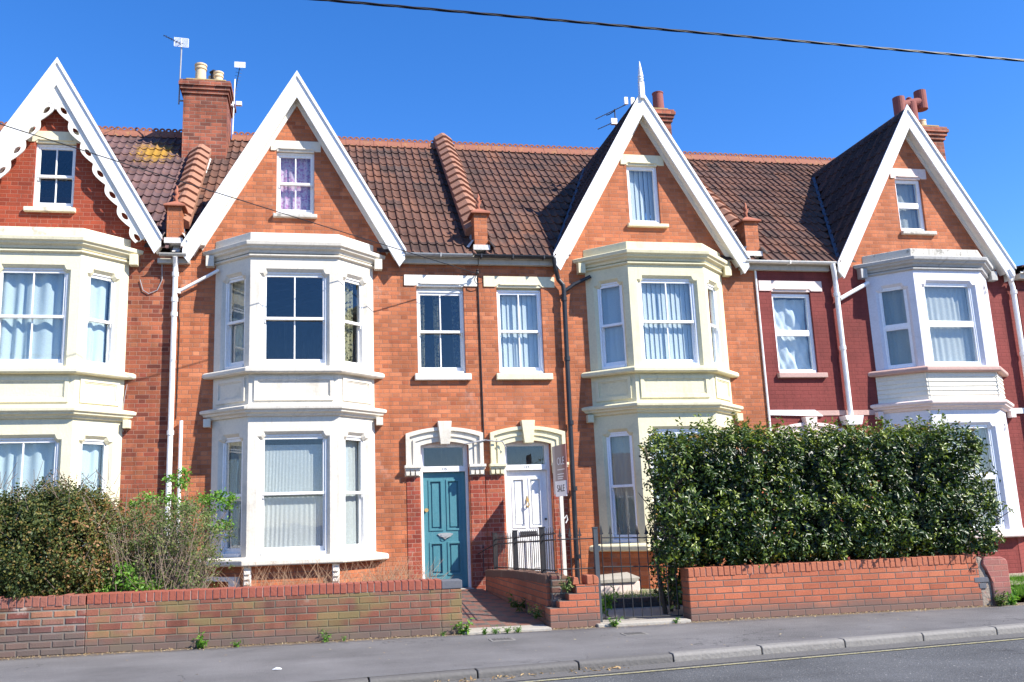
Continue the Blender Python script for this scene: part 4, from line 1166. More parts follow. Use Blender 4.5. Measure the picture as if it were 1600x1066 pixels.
for bx_, s_ in ((1.32, 1), (2.62, 1)):
    b = MB(); n = 3
    for i in range(n):
        z = .60 - i * .075; b.prism([(z_, y_) for z_, y_ in ()], 0, 0) if False else None
        b.box(bx_ - .045, bx_ + .045, -PR - .10 + i * .02, -PR + .02, z - .052, z)
    b.box(bx_ - .055, bx_ + .055, -PR - .04, -PR + .021, .36, .655); b.build('sill_bracket', 'white_old', H2, bevel=.004)
FL2 = Fr((c2 - HW, 0), (HW - HF, -PR))
b = MB(); b.box(-.06, .66, -.10, .02, .45, .51, FL2); b.box(.54, .66, -.101, .02, .15, .4499, FL2); b.build('vent_frame', 'white_old', H2)

# house 3 ---------------------------------------------------------------
H3 = house('orange brick house with a white front door, cream bay and gable spike', 5.07, 10.205, g3, [rect(7.89, 8.48, 6.39, 7.53)], c3, 'brick_orange_b', 'brick_orange_b',
           [rect(5.385, 6.175, 3.64, 5.22), rect(5.40, 6.20, .0, 2.53)])
build_bay(H3, c3, 'render_cream2', 'render_cream2', 'render_cream2', None, ('blind', 'blind', 'blind'), ('blind', 'grey', 'blind'), fmat='upvc', plinth='brick_orange_b')
window(H3, W0, 5.385, 6.175, 3.66, 5.13, YW, 'sash', 'upvc', 'blind')
lintel(H3, 5.16, 6.42, 5.175, 5.363, 5.385, 6.175, 'render_cream'); b = MB(); b.box(5.385, 6.175, .075, .12, 5.13, 5.24); b.build('window_head', 'render_cream2', H3)
sill(H3, 5.32, 6.30, 3.545, 3.655, 'render_cream')
window(H3, W0, 7.89, 8.48, 6.39, 7.51, YW, 'one', 'upvc', 'blind')
lintel(H3, 7.78, 8.61, 7.515, 7.71, 7.89, 8.48, 'render_cream'); sill(H3, 7.83, 8.60, 6.32, 6.385, 'render_cream')
barge(H3, g3, 1.81)
main_roof(H3, 5.18, 10.15, g3, 'roof_brown'); gable_roof(H3, g3, 1.81, 'roof_dark')
ridge_run(H3, 5.28, 10.0)
parapet(H3, 10.2, .16, 3.2); pedestal(H3, 10.03, 10.29, 'brick_orange_b', zt=6.45)
chimney(H3, 9.62, 10.34, 3.3, 4.2, 8.6, 10.34, [(10.20, 3.6, .13, .55, 'red_pot', 'plain'), (9.9, 4.0, .12, .45, 'red_pot', 'plain')])
gutter(H3, 4.98, 6.36, 'black_plastic', [5.1, 5.65, 6.2], z=5.69); b = MB(); b.box(5.075, 6.40, -.085, .0, 5.55, 5.64); b.box(5.075, 6.40, -.12, .0, 5.642, 5.70); b.build('fascia', 'soffit', H3, bevel=.004)
surround(H3, 5.81, 'render_cream2'); door(H3, 5.42, 6.18, .17, 'white', '117', True)
for xa, xb in ((5.075, 5.385), (6.215, 6.46)):
    b = MB(); b.box(xa, xb, -.012, .02, -.1, 1.965); b.build('door_jamb', 'brick_rub', H3, bevel=.01)
pipe(H3, [(6.38, -.185, 5.66), (6.42, -.15, 5.45), (6.47, -.09, 5.30), (6.55, -.09, 5.2), (6.56, -.09, 5.1), (6.53, -.09, -.02)], .04, 'black_plastic', [(6.555, -.09, z) for z in (4.95, 3.9, 2.8, 1.7, .6)])
pipe(H3, [(6.58, -.09, 5.10), (6.75, -.09, 5.22), (7.05, -.1, 5.36)], .032, 'black_plastic', name='branch_pipe')
b = MB(); b.tube([(10.212, -.02, 5.60), (10.212, -.02, .2)], .02, 8); b.build('party_line_pipe', 'white', H3)
# turned spike at the gable apex
b = MB(); b.box(g3 - .045, g3 + .045, -.26, -.17, 8.72, 9.03); b.lathe((g3, -.215, 9.03), [(.045, 0), (.06, .02), (.035, .04), (.05, .06), (.055, .08), (.04, .1), (.055, .12), (.045, .16), (.018, .36), (.003, .44)], 12)
b.build('gable_finial', 'white', H3, bevel=.003)
# house 4 ---------------------------------------------------------------
H4 = house('house with brown-red painted brick below an orange gable and a boarded white bay', 10.22, 15.58, g4, [rect(13.30, 13.85, 6.40, 7.48)], c4, 'brick_paint', 'brick_orange_b',
           [rect(10.50, 11.27, 3.64, 5.22), rect(10.55, 11.35, .0, 2.53)])
build_bay(H4, c4, 'render_lilac', 'render_lilac', 'stone_grey', None, ('net', 'grey', 'net'), ('net', 'net', 'net'), style='two', mull=False, clad=True, fmat='upvc', plinth='brick_paint')
window(H4, W0, 10.50, 11.27, 3.66, 5.13, YW, 'two', 'upvc', 'sheet', mull=False)
lintel(H4, 10.26, 11.51, 5.175, 5.369, 10.5, 11.27, 'pink'); b = MB(); b.box(10.50, 11.27, .075, .12, 5.13, 5.24); b.build('window_head', 'pink_dark', H4)
sill(H4, 10.46, 11.41, 3.565, 3.655, 'pink_dark')
window(H4, W0, 13.30, 13.85, 6.40, 7.44, YW, 'two', 'upvc', 'grey', mull=False)
lintel(H4, 13.21, 13.98, 7.455, 7.66, 13.3, 13.85, 'pink'); sill(H4, 13.29, 14.01, 6.32, 6.39, 'stone_grey')
barge(H4, g4, 1.84)
main_roof(H4, 10.3, 14.8, g4, 'roof_brown', hip=15.55); gable_roof(H4, g4, 1.84, 'roof_dark', dark=True)
ridge_run(H4, 10.6, 14.8)
gutter(H4, 9.93, 11.72, 'white_old', [10.8], z=5.69); b = MB(); b.box(9.9, 11.66, -.085, .0, 5.55, 5.64); b.box(9.9, 11.66, -.12, .0, 5.642, 5.70); b.build('fascia', 'soffit', H4, bevel=.004)
surround(H4, 10.95, 'pink')
door(H4, 10.57, 11.33, .17, 'white_old', None, False)
b = MB(); b.prism([(10.235, 2.90), (11.25, 2.87), (11.10, 2.985), (10.235, 2.99)], -.035, 0); b.build('band_board', 'white', H4)
b = MB(); b.box(11.1, 12.36, -.014, 0, 2.885, 2.975); b.build('brick_band', 'pink_dark', H4)
b = MB(); b.box(15.02, 15.57, -.035, 0, 2.88, 2.98); b.build('band_board', 'white', H4)
pipe(H4, [(11.66, -.185, 5.66), (11.70, -.15, 5.52), (11.74, -.10, 5.38), (11.745, -.09, 5.25), (11.75, -.09, 2.85)], .045, 'white', [(11.745, -.09, z) for z in (5.1, 4.1)])
pipe(H4, [(11.80, -.09, 5.02), (11.95, -.09, 5.10), (12.4, -.1, 5.33)], .038, 'white', name='branch_pipe')
b = MB(); b.prism([(11.57, 2.86), (11.93, 2.86), (11.88, 2.70), (11.62, 2.70)], .0, .2, Fr((0, -.2))); b.tube([(11.75, -.1, 2.7), (11.75, -.1, .1)], .045, 10); b.build('rainwater_hopper', 'white', H4)
pipe(H4, [(15.33, -.185, 5.62), (15.38, -.2, 5.5), (15.43, -.09, 5.40), (15.45, -.09, 5.3), (15.46, -.09, -.02)], .045, 'white', [(15.455, -.09, z) for z in (5.2, 4.0, 2.4)])
# house 5 (sliver at the right edge) -------------------------------------
H5 = thing('terraced_house', 'sliver of brown-red painted house at the right edge beyond the white downpipe', 'house', (18, 0, 0))
b = MB(); b.slab(rect(15.62, 20.6, -.15, 5.6), [rect(16.6, 17.4, 3.64, 5.15), rect(16.6, 17.4, .8, 2.5)], .004, .3); b.build('wall', 'brick_paint', H5)
window(H5, W0, 16.6, 17.4, 3.66, 5.15, YW, 'two', 'upvc', 'net', mull=False); window(H5, W0, 16.6, 17.4, .82, 2.5, YW, 'two', 'upvc', 'net', mull=False)
lintel(H5, 16.4, 17.6, 5.15, 5.35, 16.6, 17.4, 'pink'); lintel(H5, 16.4, 17.6, 2.5, 2.70, 16.6, 17.4, 'pink'); sill(H5, 16.52, 17.48, 3.55, 3.64, 'pink_dark'); sill(H5, 16.52, 17.48, .71, .80, 'pink_dark')
b = MB(); b.box(15.7, 20.5, .6, 3.0, 2.8, 2.9); b.box(15.7, 20.5, 2.6, 2.7, 0, 5.5); b.build('interior', 'dark', H5)
b = tilesheet((15.62, YE, 5.66), (1, 0, 0), (0, cos(radians(11)), sin(radians(11))), 5.0, 3.2); b.build('roof', 'roof_brown', H5)
b = MB(); b.add([(15.62, YE + .03, 5.62), (20.62, YE + .03, 5.62), (20.62, 3, 6.22), (15.62, 3, 6.22)], [(0, 1, 2, 3)]); b.box(15.63, 20.6, 2.9, 3.0, 0, 6.2); b.build('roof_deck', 'roof_dark', H5)
gutter(H5, 15.62, 20.6, 'white_old', [], z=5.60)
b = MB(); b.box(15.6, 20.6, -.15, .0, 5.46, 5.56); b.build('fascia', 'soffit', H5)
chimney(H4, 14.98, 15.60, 1.3, 2.1, 5.8, 9.22, [(15.33, 1.55, .10, .24, 'buff_pot', 'plain'), (15.08, 1.5, .125, .60, 'red_pot', 'H')])

# ------------------------------------------------------------------ aerials
def yagi(b, p, d, L, n, ew, upv=Vector((0, 0, 1))):
    p = Vector(p); d = Vector(d).normalized(); s_ = d.cross(upv).normalized()
    b.tube([p, p + d * L], .008, 6)
    for i in range(n):
        q = p + d * (L * (i + .5) / n); e = ew * (1 - .4 * i / n)
        b.tube([q - s_ * e, q + s_ * e], .0035, 4)
def reflector(b, c, w_, h_, yaw_=0):
    c = Vector(c); r_ = Vector((cos(yaw_), sin(yaw_), 0)); u_ = Vector((0, 0, 1))
    for i in range(9):
        z = -h_ / 2 + h_ * i / 8
        b.tube([c - r_ * w_ / 2 + u_ * z, c + r_ * w_ / 2 + u_ * z], .006, 4)
    for x_ in (-w_ / 2, w_ / 2, 0): b.tube([c + r_ * x_ - u_ * h_ / 2, c + r_ * x_ + u_ * h_ / 2], .006, 4)
t = thing('television_aerial', 'tall rooftop aerial on the left side of the double-pot chimney', 'aerial', (-.43, 2.9, 9.9))
b = MB(); b.tube([(-.43, 2.9, 9.72), (-.41, 2.9, 11.1)], .015, 8); b.tube([(-.43, 2.9, 9.80), (-.3, 2.9, 9.80)], .018, 6); b.build('mast', 'galv', t)
b = MB(); reflector(b, (-.41, 2.86, 11.07), .28, .19, .1); b.build('reflector', 'upvc', t)
b = MB(); yagi(b, (-.41, 2.9, 11.05), (-.35, -1, -.32), .75, 7, .06); b.build('boom', 'iron', t)
t = thing('television_aerial', 'white mast aerial with a long boom right of the double-pot chimney', 'aerial', (.6, 3.3, 9.4))
b = MB(); b.tube([(.60, 3.3, 9.3), (.63, 3.3, 10.55)], .013, 8); b.build('mast', 'upvc', t)
b = MB(); reflector(b, (.73, 3.25, 10.86), .22, .12, 0); b.box(.62, .84, 3.25, 3.262, 10.80, 10.92); b.build('reflector', 'upvc', t)
b = MB(); yagi(b, (.72, 3.3, 10.82), (-.22, .5, -.9), 1.0, 14, .07); b.build('boom', 'iron', t)
b = MB(); b.box(.5, .6, 3.25, 3.33, 9.93, 10.03); b.box(.66, .78, 3.25, 3.33, 9.95, 10.03); b.build('bracket', 'upvc', t)
t = thing('television_aerial', 'dark double aerial behind the spike-topped gable', 'aerial', (8.3, 1.2, 8.3))
b = MB(); b.tube([(8.20, 1.2, 8.2), (8.20, 1.2, 9.22)], .012, 8); b.build('mast', 'iron', t)
b = MB(); yagi(b, (8.50, 1.2, 9.36), (-1, -.1, -.56), .85, 13, .05); yagi(b, (8.25, 1.2, 8.98), (-1, -.1, -.52), .5, 8, .05)
b.tube([(8.20, 1.2, 9.18), (8.08, 1.2, 9.10), (8.02, 1.2, 9.08)], .01, 6); b.build('boom', 'iron', t)
b = MB(); b.box(8.10, 8.22, 1.15, 1.22, 8.88, 9.0); b.build('clamp', 'upvc', t)
for x_ in (8.44, 8.58):
    b = MB(); b.box(x_ - .035, x_ + .035, 1.15, 1.2, 9.32, 9.47); b.build('reflector', 'upvc', t)

# ------------------------------------------------------------------ overhead wires
def wirecurve(pts, r, mat, name, lab, twist=False):
    t = []
    b = MB()
    if twist:
        a = [Vector(p) for p in pts]
        for ph in (0, 2.1, 4.2):
            qs = []
            for (p0, p1) in zip(a, a[1:]):
                n = int((p1 - p0).length / .035)
                for i in range(n): 
                    q = p0 + (p1 - p0) * i / n
                    th = q.x * 2 * pi / .8 + ph
                    qs.append(q + Vector((0, cos(th), sin(th))) * r * .62)
            b.tube(qs, r * .55, 5)
    else: b.tube(pts, r, 6)
    return tag(b.build(name, mat), lab, 'cable')
def sag(a, c, s_, n=24):
    a, c = Vector(a), Vector(c)
    return [tuple(a + (c - a) * (i / n) - Vector((0, 0, 4 * s_ * (i / n) * (1 - i / n)))) for i in range(n + 1)]
wirecurve(sag((-6.5, -8.0, 5.415), (20, -8.0, 4.905), .02, 30), .0105, 'wire', 'overhead_cable', 'thick twisted black cable crossing the sky at the top', True)
wirecurve(sag((-5.2, -4.6, 6.95), (5.02, -.12, 5.38), .03, 24), .007, 'wire', 'overhead_wire', 'thin wire sloping down to the bracket between the two doors')
t = thing('wire_bracket', 'small black wire bracket under the eaves above the black wall cable', 'bracket', (5.04, 0, 5.36))
b = MB(); b.tube([(5.04, 0, 5.40), (5.04, -.12, 5.40)], .012, 6); b.lathe((5.04, -.12, 5.36), [(.02, 0), (.03, .02), (.02, .05), (.03, .07), (.01, .09)], 8); b.build('insulator', 'iron', t)
b = MB(); b.tube([(5.04, -.12, 5.40), (4.98, -.10, 5.26), (5.03, -.08, 5.20), (5.12, -.08, 5.22), (5.14, -.08, 5.3), (5.06, -.03, 5.34)], .007, 5); b.build('wire_loop', 'wire', t)

# ------------------------------------------------------------------ garden walls
YF = -4.25
def gwall(name, label, x0, x1, zt0, zt1, mat, cop, ch=.105, y0=YF, th=.225, jag=0.0):
    t = thing(name, label, 'wall', ((x0 + x1) / 2, y0 + th / 2, 0))
    b = MB(); n = max(2, int((x1 - x0) / .075)); 
    pts = [(x0, -.15), (x1, -.15), (x1, zt1 - ch), (x0, zt0 - ch)]
    b.prism(pts, y0, y0 + th); b.build('brickwork', mat, t, bevel=.008)
    # coping bricks, each a little out of line
    b = MB(); r = random.Random(int(x0 * 10)); n = int(round((x1 - x0) / .075))
    for i in range(n):
        xa = floor(x0 / .075 + i) * .075
        xa = x0 + i * .075; f0 = (xa - x0) / (x1 - x0); z = zt0 + (zt1 - zt0) * f0 + r.uniform(-1, 1) * (.003 + jag); dy = r.uniform(-.004, .004)
        b.box(xa + .004, xa + .071, y0 - .006 + dy, y0 + th + .006 + dy, z - ch + .002, z)
    b.build('coping', cop, t, bevel=.006)
    b = MB(); b.prism([(x0 + .01, zt0 - ch - .001), (x1 - .01, zt1 - ch - .001), (x1 - .01, zt1 - .012), (x0 + .01, zt0 - .012)], y0 + .004, y0 + th - .004); b.build('coping_mortar', 'slab', t)
    return t
M['cop_a'] = paintmat('red coping brick', (.27, .075, .046), .8, .6, (.25, .08, .05), streak=False, bumpy=.5)
M['cop_b'] = paintmat('weathered coping brick', (.26, .095, .065), .85, .6, (.14, .09, .07), streak=False, bumpy=.7)
M['cop_c'] = paintmat('orange coping brick', (.37, .12, .062), .8, .45, (.3, .1, .05), streak=False, bumpy=.5)
M['cop_d'] = paintmat('old brown coping brick', (.15, .08, .055), .9, .6, (.24, .2, .13), streak=False, bumpy=.7)
gwall('garden_wall', 'crumbling low brick garden wall at the far left edge', -5.0, -.045, .60, .60, 'wall_older', 'cop_b', jag=.006)
GW2 = gwall('garden_wall', 'mossy low brick garden wall with red soldier coping left of the path', -.043, 3.70, .60, .595, 'wall_old', 'cop_a')
b = MB(); b.prism([(3.70, -.15), (3.93, -.15), (3.93, .488), (3.70, .488)], YF, YF + .225); b.build('brickwork', 'wall_old', GW2, bevel=.008)
b = MB(); b.box(3.705, 3.94, YF - .006, YF + .23, .49, .585); b.build('end_coping', 'slate', GW2, bevel=.01, label='dark grey end coping stone')
GW3 = gwall('garden_wall', 'orange brick garden wall with soldier coping below the big hedge', 6.63, 10.47, .605, .625, 'wall_new', 'cop_c')
# crumbling end pier
t = thing('wall_pier', 'reddish rendered wall pier with a worn rounded top right of the hedge', 'pier', (10.670, YF + .12, 0))
b = MB(); b.prism([(10.620, -.15), (10.880, -.15), (10.880, .52), (10.860, .56), (10.800, .585), (10.570, .59), (10.540, .57), (10.520, .5), (10.580, .4), (10.620, .3)], YF - .02, YF + .28)
M['pier'] = brick('smeared red pier brick', [(.30, .10, .085), (.36, .12, .10), (.27, .10, .09)], (.3, .16, .13), flem=False, weather=.35, moss=.2, groundz=.05, contrast=.4, bstr=.4)
b.build('pier_body', 'pier', t, bevel=.03)
b = MB(); b.prism([(10.460, -.1), (10.640, -.1), (10.640, .32), (10.570, .40), (10.580, .55), (10.520, .60), (10.465, .58)], YF + .012, YF + .22); b.build('mortar_patch', 'rubble', t, bevel=.02)
b = MB(); b.box(10.390, 10.590, YF - .004, YF + .1, .285, .345); b.box(10.450, 10.550, YF - .004, YF + .1, .21, .275); b.build('slate_packing', 'slate', t, bevel=.004)

# pier and dividing wall between path and gate
t = thing('garden_wall', 'orange brick dividing wall and broken-topped pier carrying the black railings', 'wall', (5.1, -4, 0))
DX0, DX1 = 4.97, 5.19
b = MB(); b.slab([(YF + .22, -.15), (-.25, -.15), (-.25, .40), (-2.2, .455), (YF + .22, .49)], [], -DX0, -DX1, Fr((0, 0), (0, 1)))
b.build('brickwork', 'wall_new', t, bevel=.006)
b = MB(); r = random.Random(9); y = YF + .22
while y < -.32:
    f = (y - YF) / (-.3 - YF); z = .585 - .10 * f * f - .03 * f + r.uniform(-.004, .004)
    b.box(DX0 - .006, DX1 + .006, y + .004, y + .071, z - .105, z); y += .075
b.build('coping', 'cop_d', t, bevel=.006)
b = MB()
# stepped front pier: lower courses wide, upper courses broken back
steps = [(0, 2, 4.940), (2, 3, 4.940), (3, 4, 5.060), (4, 5, 5.140), (5, 6, 5.230), (6, 7, 5.230)]
b.prism([(4.940, -.15), (5.530, -.15), (5.530, .47), (5.260, .47), (5.260, .375), (5.170, .375), (5.170, .30), (5.055, .30), (5.055, .225), (4.940, .225)], YF, YF + .2249)
b.build('pier', 'wall_new', t, bevel=.006)
b = MB(); b.box(5.395, 5.465, YF - .004, YF + .225, .472, .575)
b.prism([(5.470, .472), (5.535, .472), (5.535, .54), (5.500, .575), (5.470, .575)], YF - .004, YF + .225)
b.prism([(5.230, .472), (5.310, .472), (5.300, .55), (5.250, .56)], YF + .03, YF + .2)
b.build('coping', 'cop_c', t, bevel=.008)
b = MB(); b.prism([(5.010, .22), (5.260, .22), (5.260, .56), (5.160, .575), (5.010, .57)], YF + .14, YF + .23); b.build('broken_core', 'wall_older', t, bevel=.01)

# ------------------------------------------------------------------ railings
def spear(b, x, y, z, s_=1.0, ax=(1, 0)):
    for (p, q) in (((0, 0), (0, .0)),):
        u = [(0, 0), (.022, .012), (.010, .03), (.012, .035), (0, .095), (-.012, .035), (-.010, .03), (-.022, .012)]
        vs = [(x + a * s_ * ax[0], y + a * s_ * ax[1], z + c_ * s_) for a, c_ in u]
        n_ = (ax[1] * .004, -ax[0] * .004)
        vs2 = [(vx + n_[0] * 2, vy + n_[1] * 2, vz) for vx, vy, vz in vs]
        k = len(vs); b.add(vs + vs2, [(i, (i + 1) % k, k + (i + 1) % k, k + i) for i in range(k)] + [tuple(range(k)), tuple(range(2 * k - 1, k - 1, -1))])
t = thing('iron_railing', 'black iron railing with three stout posts on top of the dividing wall', 'railing', (5.04, -2.4, .5))
RX = 5.07
zt_ = lambda y: .585 - .13 * ((y - YF) / (-.3 - YF)) - .005
for y in (-.62, -2.05, -3.55):
    b = MB(); z = zt_(y); b.box(RX - .03, RX + .03, y - .03, y + .03, z - .02, z + .56); b.box(RX - .035, RX + .035, y - .035, y + .035, z + .56, z + .575); b.build('post', 'iron', t)
for k in (.12, .42):
    pass
b = MB()
for dz in (.40, .47): b.tube([(RX, -.6, zt_(-.6) + dz), (RX, -4.15, .585 + dz)], .009, 6)
b.tube([(RX, -.6, zt_(-.6) + .05), (RX, -4.15, .585 + .05)], .009, 6)
b.build('rail', 'iron', t)
b = MB(); y = -.70; bars = []
while y > -4.12:
    z = zt_(y); b.tube([(RX, y, z + .04), (RX, y, z + .50)], .0055, 5, cap=False); spear(b, RX, y, z + .49, .7, (0, 1)); y -= .105
b.build('bars', 'iron', t)
t = thing('iron_railing', 'short spear-topped railing on the front pier left of the gate', 'railing', (5.3, -4.15, .6))
b = MB()
for z in (.985, .645): b.tube([(5.10, -4.14, z), (5.56, -4.14, z)], .007, 6)
b.build('rail', 'iron', t)
b = MB()
for x in (5.13, 5.25, 5.37):
    b.tube([(x, -4.14, .57), (x, -4.14, 1.02)], .006, 6); spear(b, x, -4.14, 1.01, 1.15)
b.build('bars', 'iron', t)
t = thing('wall_side_railing', 'single thin spear-topped bar with a stay beside the teal door', 'railing', (5.0, -.2, .4))
b = MB(); b.tube([(4.96, -.2, .4), (4.96, -.2, .80)], .007, 6); spear(b, 4.96, -.2, .79, .9); b.tube([(5.03, -.62, .84), (4.9, -.05, .70)], .008, 5); b.build('bars', 'iron', t)
# gate
t = thing('iron_gate', 'spear-topped black iron gate in front of the cream bay garden', 'gate', (5.56, -4.14, 0))
b = MB(); b.box(5.535, 5.585, -4.165, -4.115, -.05, 1.10); b.box(5.53, 5.59, -4.17, -4.11, 1.10, 1.115); b.box(5.585, 5.61, -4.15, -4.12, .84, .90); b.build('gate_post', 'post_grey', t)
gy = lambda x: -4.14 + .06 * (x - 5.6)
b = MB()
for z0_, z1_ in ((.99, .955), (.655, .625), (.075, .055)):
    b = MB(); b.tube([(5.63, gy(5.63), z0_), (6.60, gy(6.6), z1_)], .008, 6); b.build('gate_rail', 'iron', t)
b = MB(); n = 9
for i in range(n):
    x = 5.635 + i * .114; y = gy(x); zt2 = 1.03 - .03 * i / n; 
    b.tube([(x, y, .06), (x, y, zt2)], .0062, 6); spear(b, x, y, zt2 - .01, 1.2)
b.build('gate_bars', 'iron', t)

# ------------------------------------------------------------------ sale board
t = thing('sale_board', 'brownish sale board on a pale post beside the black downpipe', 'sign', (6.12, -.8, 0))
b = MB(); b.box(6.09, 6.145, -.83, -.79, 0, 1.60); b.prism([(6.09, 1.58), (6.145, 1.58), (6.125, 1.66), (6.09, 1.63)], -.8301, -.79); b.build('post', 'wood_post', t, bevel=.003)
dyz = radians(62)
sb = Fr((6.045, -1.02), (cos(dyz) * .21 / .21, sin(dyz)))
sb = Fr((6.07, -.58), (.10, -1.0))
def brd():
    s = NT('faded maroon board'); p, x = s.pos()
    c = s.mix(s.sm(x[1], -.92, -1.08), (.34, .29, .27), (.30, .13, .12)); c = s.mix(s.sm(x[1], -.72, -.66), c, (.50, .47, .44)); return s.fin(c, .5, .4)
M['board'] = brd()
b = MB(); b.prism([(0, 1.60), (.58, 1.60), (.58, 2.36), (0, 2.36)], .0, .012, sb); b.build('panel', 'board', t)
b = MB(); b.box(.10, .56, -.012, -.002, 1.56, 1.80, sb); b.build('slip', 'upvc', t)
a_ = math.atan2(-1.0, .10)
def stext(s_, size, u, z, mat, nm):
    p = sb.p(u, -.014, z); text(s_, size, p, mat, t, nm, rz=a_, ext=.001)
stext('OLE', .17, .38, 2.10, 'paper', 'lettering'); stext('SALE', .15, .34, 1.68, 'iron', 'lettering')
for i, z in enumerate((1.97, 1.90, 1.86, 1.83)):
    b = MB(); b.box(.2, .50 - .03 * i, -.003, -.001, z, z + .012, sb); b.build('text_rule', 'upvc', t)
pipe(t, [(6.15, -.82, 1.22), (6.19, -.82, 1.27), (6.20, -.82, 1.20), (6.17, -.82, 1.15)], .01, 'white', name='hook')

# ------------------------------------------------------------------ foliage
def leaves(name, pts, nrm, size, mat, parent, tint, aspect=.5, fold=.25, jitter=.9):
    n = len(pts); pts = np.asarray(pts, float)
    d = rng.normal(size=(n, 3)); nn = np.asarray(nrm, float) + rng.normal(size=(n, 3)) * jitter
    nn /= np.linalg.norm(nn, axis=1)[:, None] + 1e-9
    ax = np.cross(nn, d); ax /= np.linalg.norm(ax, axis=1)[:, None] + 1e-9
    sd = np.cross(nn, ax)
    L = (np.asarray(size) * rng.uniform(.65, 1.25, n))[:, None]
    w_ = L * aspect * .5
    v = np.empty((n, 4, 3))
    v[:, 0] = pts; v[:, 1] = pts + ax * L * .5 + sd * w_ + nn * L * fold * .5
    v[:, 2] = pts + ax * L; v[:, 3] = pts + ax * L * .5 - sd * w_ + nn * L * fold * .5
    off = Vector((0, 0, 0)); q = parent
    while q is not None: off += q.location; q = q.parent
    v = v.reshape(-1, 3) - np.array(off)
    me = bpy.data.meshes.new(name)
    me.vertices.add(n * 4); me.vertices.foreach_set('co', v.ravel())
    me.loops.add(n * 6); idx = np.arange(n)[:, None] * 4
    lp = np.concatenate([idx + 0, idx + 1, idx + 2, idx + 0, idx + 2, idx + 3], axis=1).ravel()
    me.loops.foreach_set('vertex_index', lp.astype(np.int32))
    me.polygons.add(n * 2); me.polygons.foreach_set('loop_start', (np.arange(n * 2) * 3).astype(np.int32))
    me.update(calc_edges=True)
    at = me.attributes.new('tint', 'FLOAT', 'FACE'); at.data.foreach_set('value', np.repeat(np.clip(tint, 0, 1), 2).astype(np.float32))
    me.materials.append(M[mat]); me.validate()
    return put(name, me, parent)
def nz(p, s_, seed=0):
    a = p * s_ + seed
    return (np.sin(a[:, 0] * 1.7 + 1.3 * np.sin(a[:, 1] * 1.1)) + np.sin(a[:, 1] * 2.3 + np.sin(a[:, 2] * 1.9)) + np.sin(a[:, 2] * 1.9 + 1.1 * np.sin(a[:, 0] * 2.1))) / 3

def rbox(n, lo, hi, rd=.35, bump=.09, fr=3.2, seed=0, depth=.12, shoots=0.1, faces=None):
    """points scattered over the skin of a rounded, bumpy box"""
    lo, hi = np.array(lo), np.array(hi); c = (lo + hi) / 2; h = (hi - lo) / 2
    ar = np.array([h[1] * h[2], h[1] * h[2], h[0] * h[2] * 2.2, h[0] * h[2] * .6, h[0] * h[1] * 1.3, h[0] * h[1] * .15])
    f = rng.choice(6, n, p=ar / ar.sum()); p = rng.uniform(-1, 1, (n, 3)) * h
    N = np.zeros((n, 3))
    for k, (ax, sg) in enumerate(((0, -1), (0, 1), (1, -1), (1, 1), (2, 1), (2, -1))):
        m_ = f == k; p[m_, ax] = sg * h[ax]
    inn = np.clip(p, -(h - rd), h - rd); dl = p - inn; ln = np.linalg.norm(dl, axis=1)[:, None] + 1e-9
    N = dl / ln; sk = inn + N * rd
    b_ = nz(sk + c, fr, seed) * bump + nz(sk + c, fr * 2.7, seed + 5) * bump * .5
    dep = -rng.exponential(depth, n) + np.where(rng.random(n) < shoots, rng.uniform(0, .12, n), 0)
    q = sk + N * (b_ + dep)[:, None] + c
    return q, N, dep
def twigs(b, base, n, spread, h, r=random, rad=.005, bend=.3, z0=0.0):
    for _ in range(n):
        x = base[0] + r.uniform(-spread[0], spread[0]); y = base[1] + r.uniform(-spread[1], spread[1])
        a = r.uniform(0, 2 * pi); L = h * r.uniform(.45, 1.0); k = r.uniform(0, bend) * L
        pts = [(x, y, z0), (x + k * .3 * cos(a), y + k * .3 * sin(a), z0 + L * .5), (x + k * cos(a + .4), y + k * sin(a + .4), z0 + L)]
        b.tube(pts, [rad, rad * .8, rad * .35], 4, cap=False)

# big evergreen hedge
t = thing('hedge', 'tall glossy evergreen hedge behind the orange garden wall', 'hedge', (8.9, -3.4, 0))
P1, N1, D1 = rbox(36000, (6.20, -4.24, .44), (11.02, -2.6, 2.17), .34, .15, 2.8, 1, .11, .16)
P2, N2, D2 = rbox(24000, (6.20, -4.24, .44), (11.02, -2.6, 2.17), .34, .15, 2.8, 1, .11, .16)
P3, N3, D3 = rbox(5200, (6.45, -4.1, .05), (7.15, -3.0, 1.3), .3, .12, 4, 3, .15, .1)
pts = np.concatenate([P1, P2, P3]); nn = np.concatenate([N1, N2, N3]); dd = np.concatenate([D1, D2, D3])
keepm = ~((pts[:, 1] < YF + .26) & (pts[:, 1] > YF - .02) & (pts[:, 2] < .63) & (pts[:, 0] > 6.58)) & ~((pts[:, 1] < YF) & (pts[:, 2] < .66 - .16 * np.clip(nz(pts, 4.2, 2), 0, 1)) & (pts[:, 0] > 6.58)) & ~((pts[:, 0] > 10.9) & (pts[:, 2] > 2.3 - (pts[:, 0] - 10.9) * 1.3))
keepm &= ~((pts[:, 0] < 6.75) & (pts[:, 2] > 2.05 + (pts[:, 0] - 6.45) * .9))
gap = nz(pts + .25 * np.sin(pts[:, [2, 0, 1]] * 4.7), 7.5, 11); keepm &= ~((gap > .14) & (rng.random(len(pts)) < .90)); keepm &= pts[:, 0] > 6.26 + (pts[:, 1] + 4.1) * .386 + .07 * nz(pts, 6.0, 3)
pts, nn, dd = pts[keepm], nn[keepm], dd[keepm]
tn = rng.random(len(pts)) ** 1.6 * .86 + np.where(dd > .01, .16, 0) + np.clip((pts[:, 2] - 2.0) * .45, 0, .22) + .1 * np.clip(nz(pts, 3.3, 4), 0, 1)
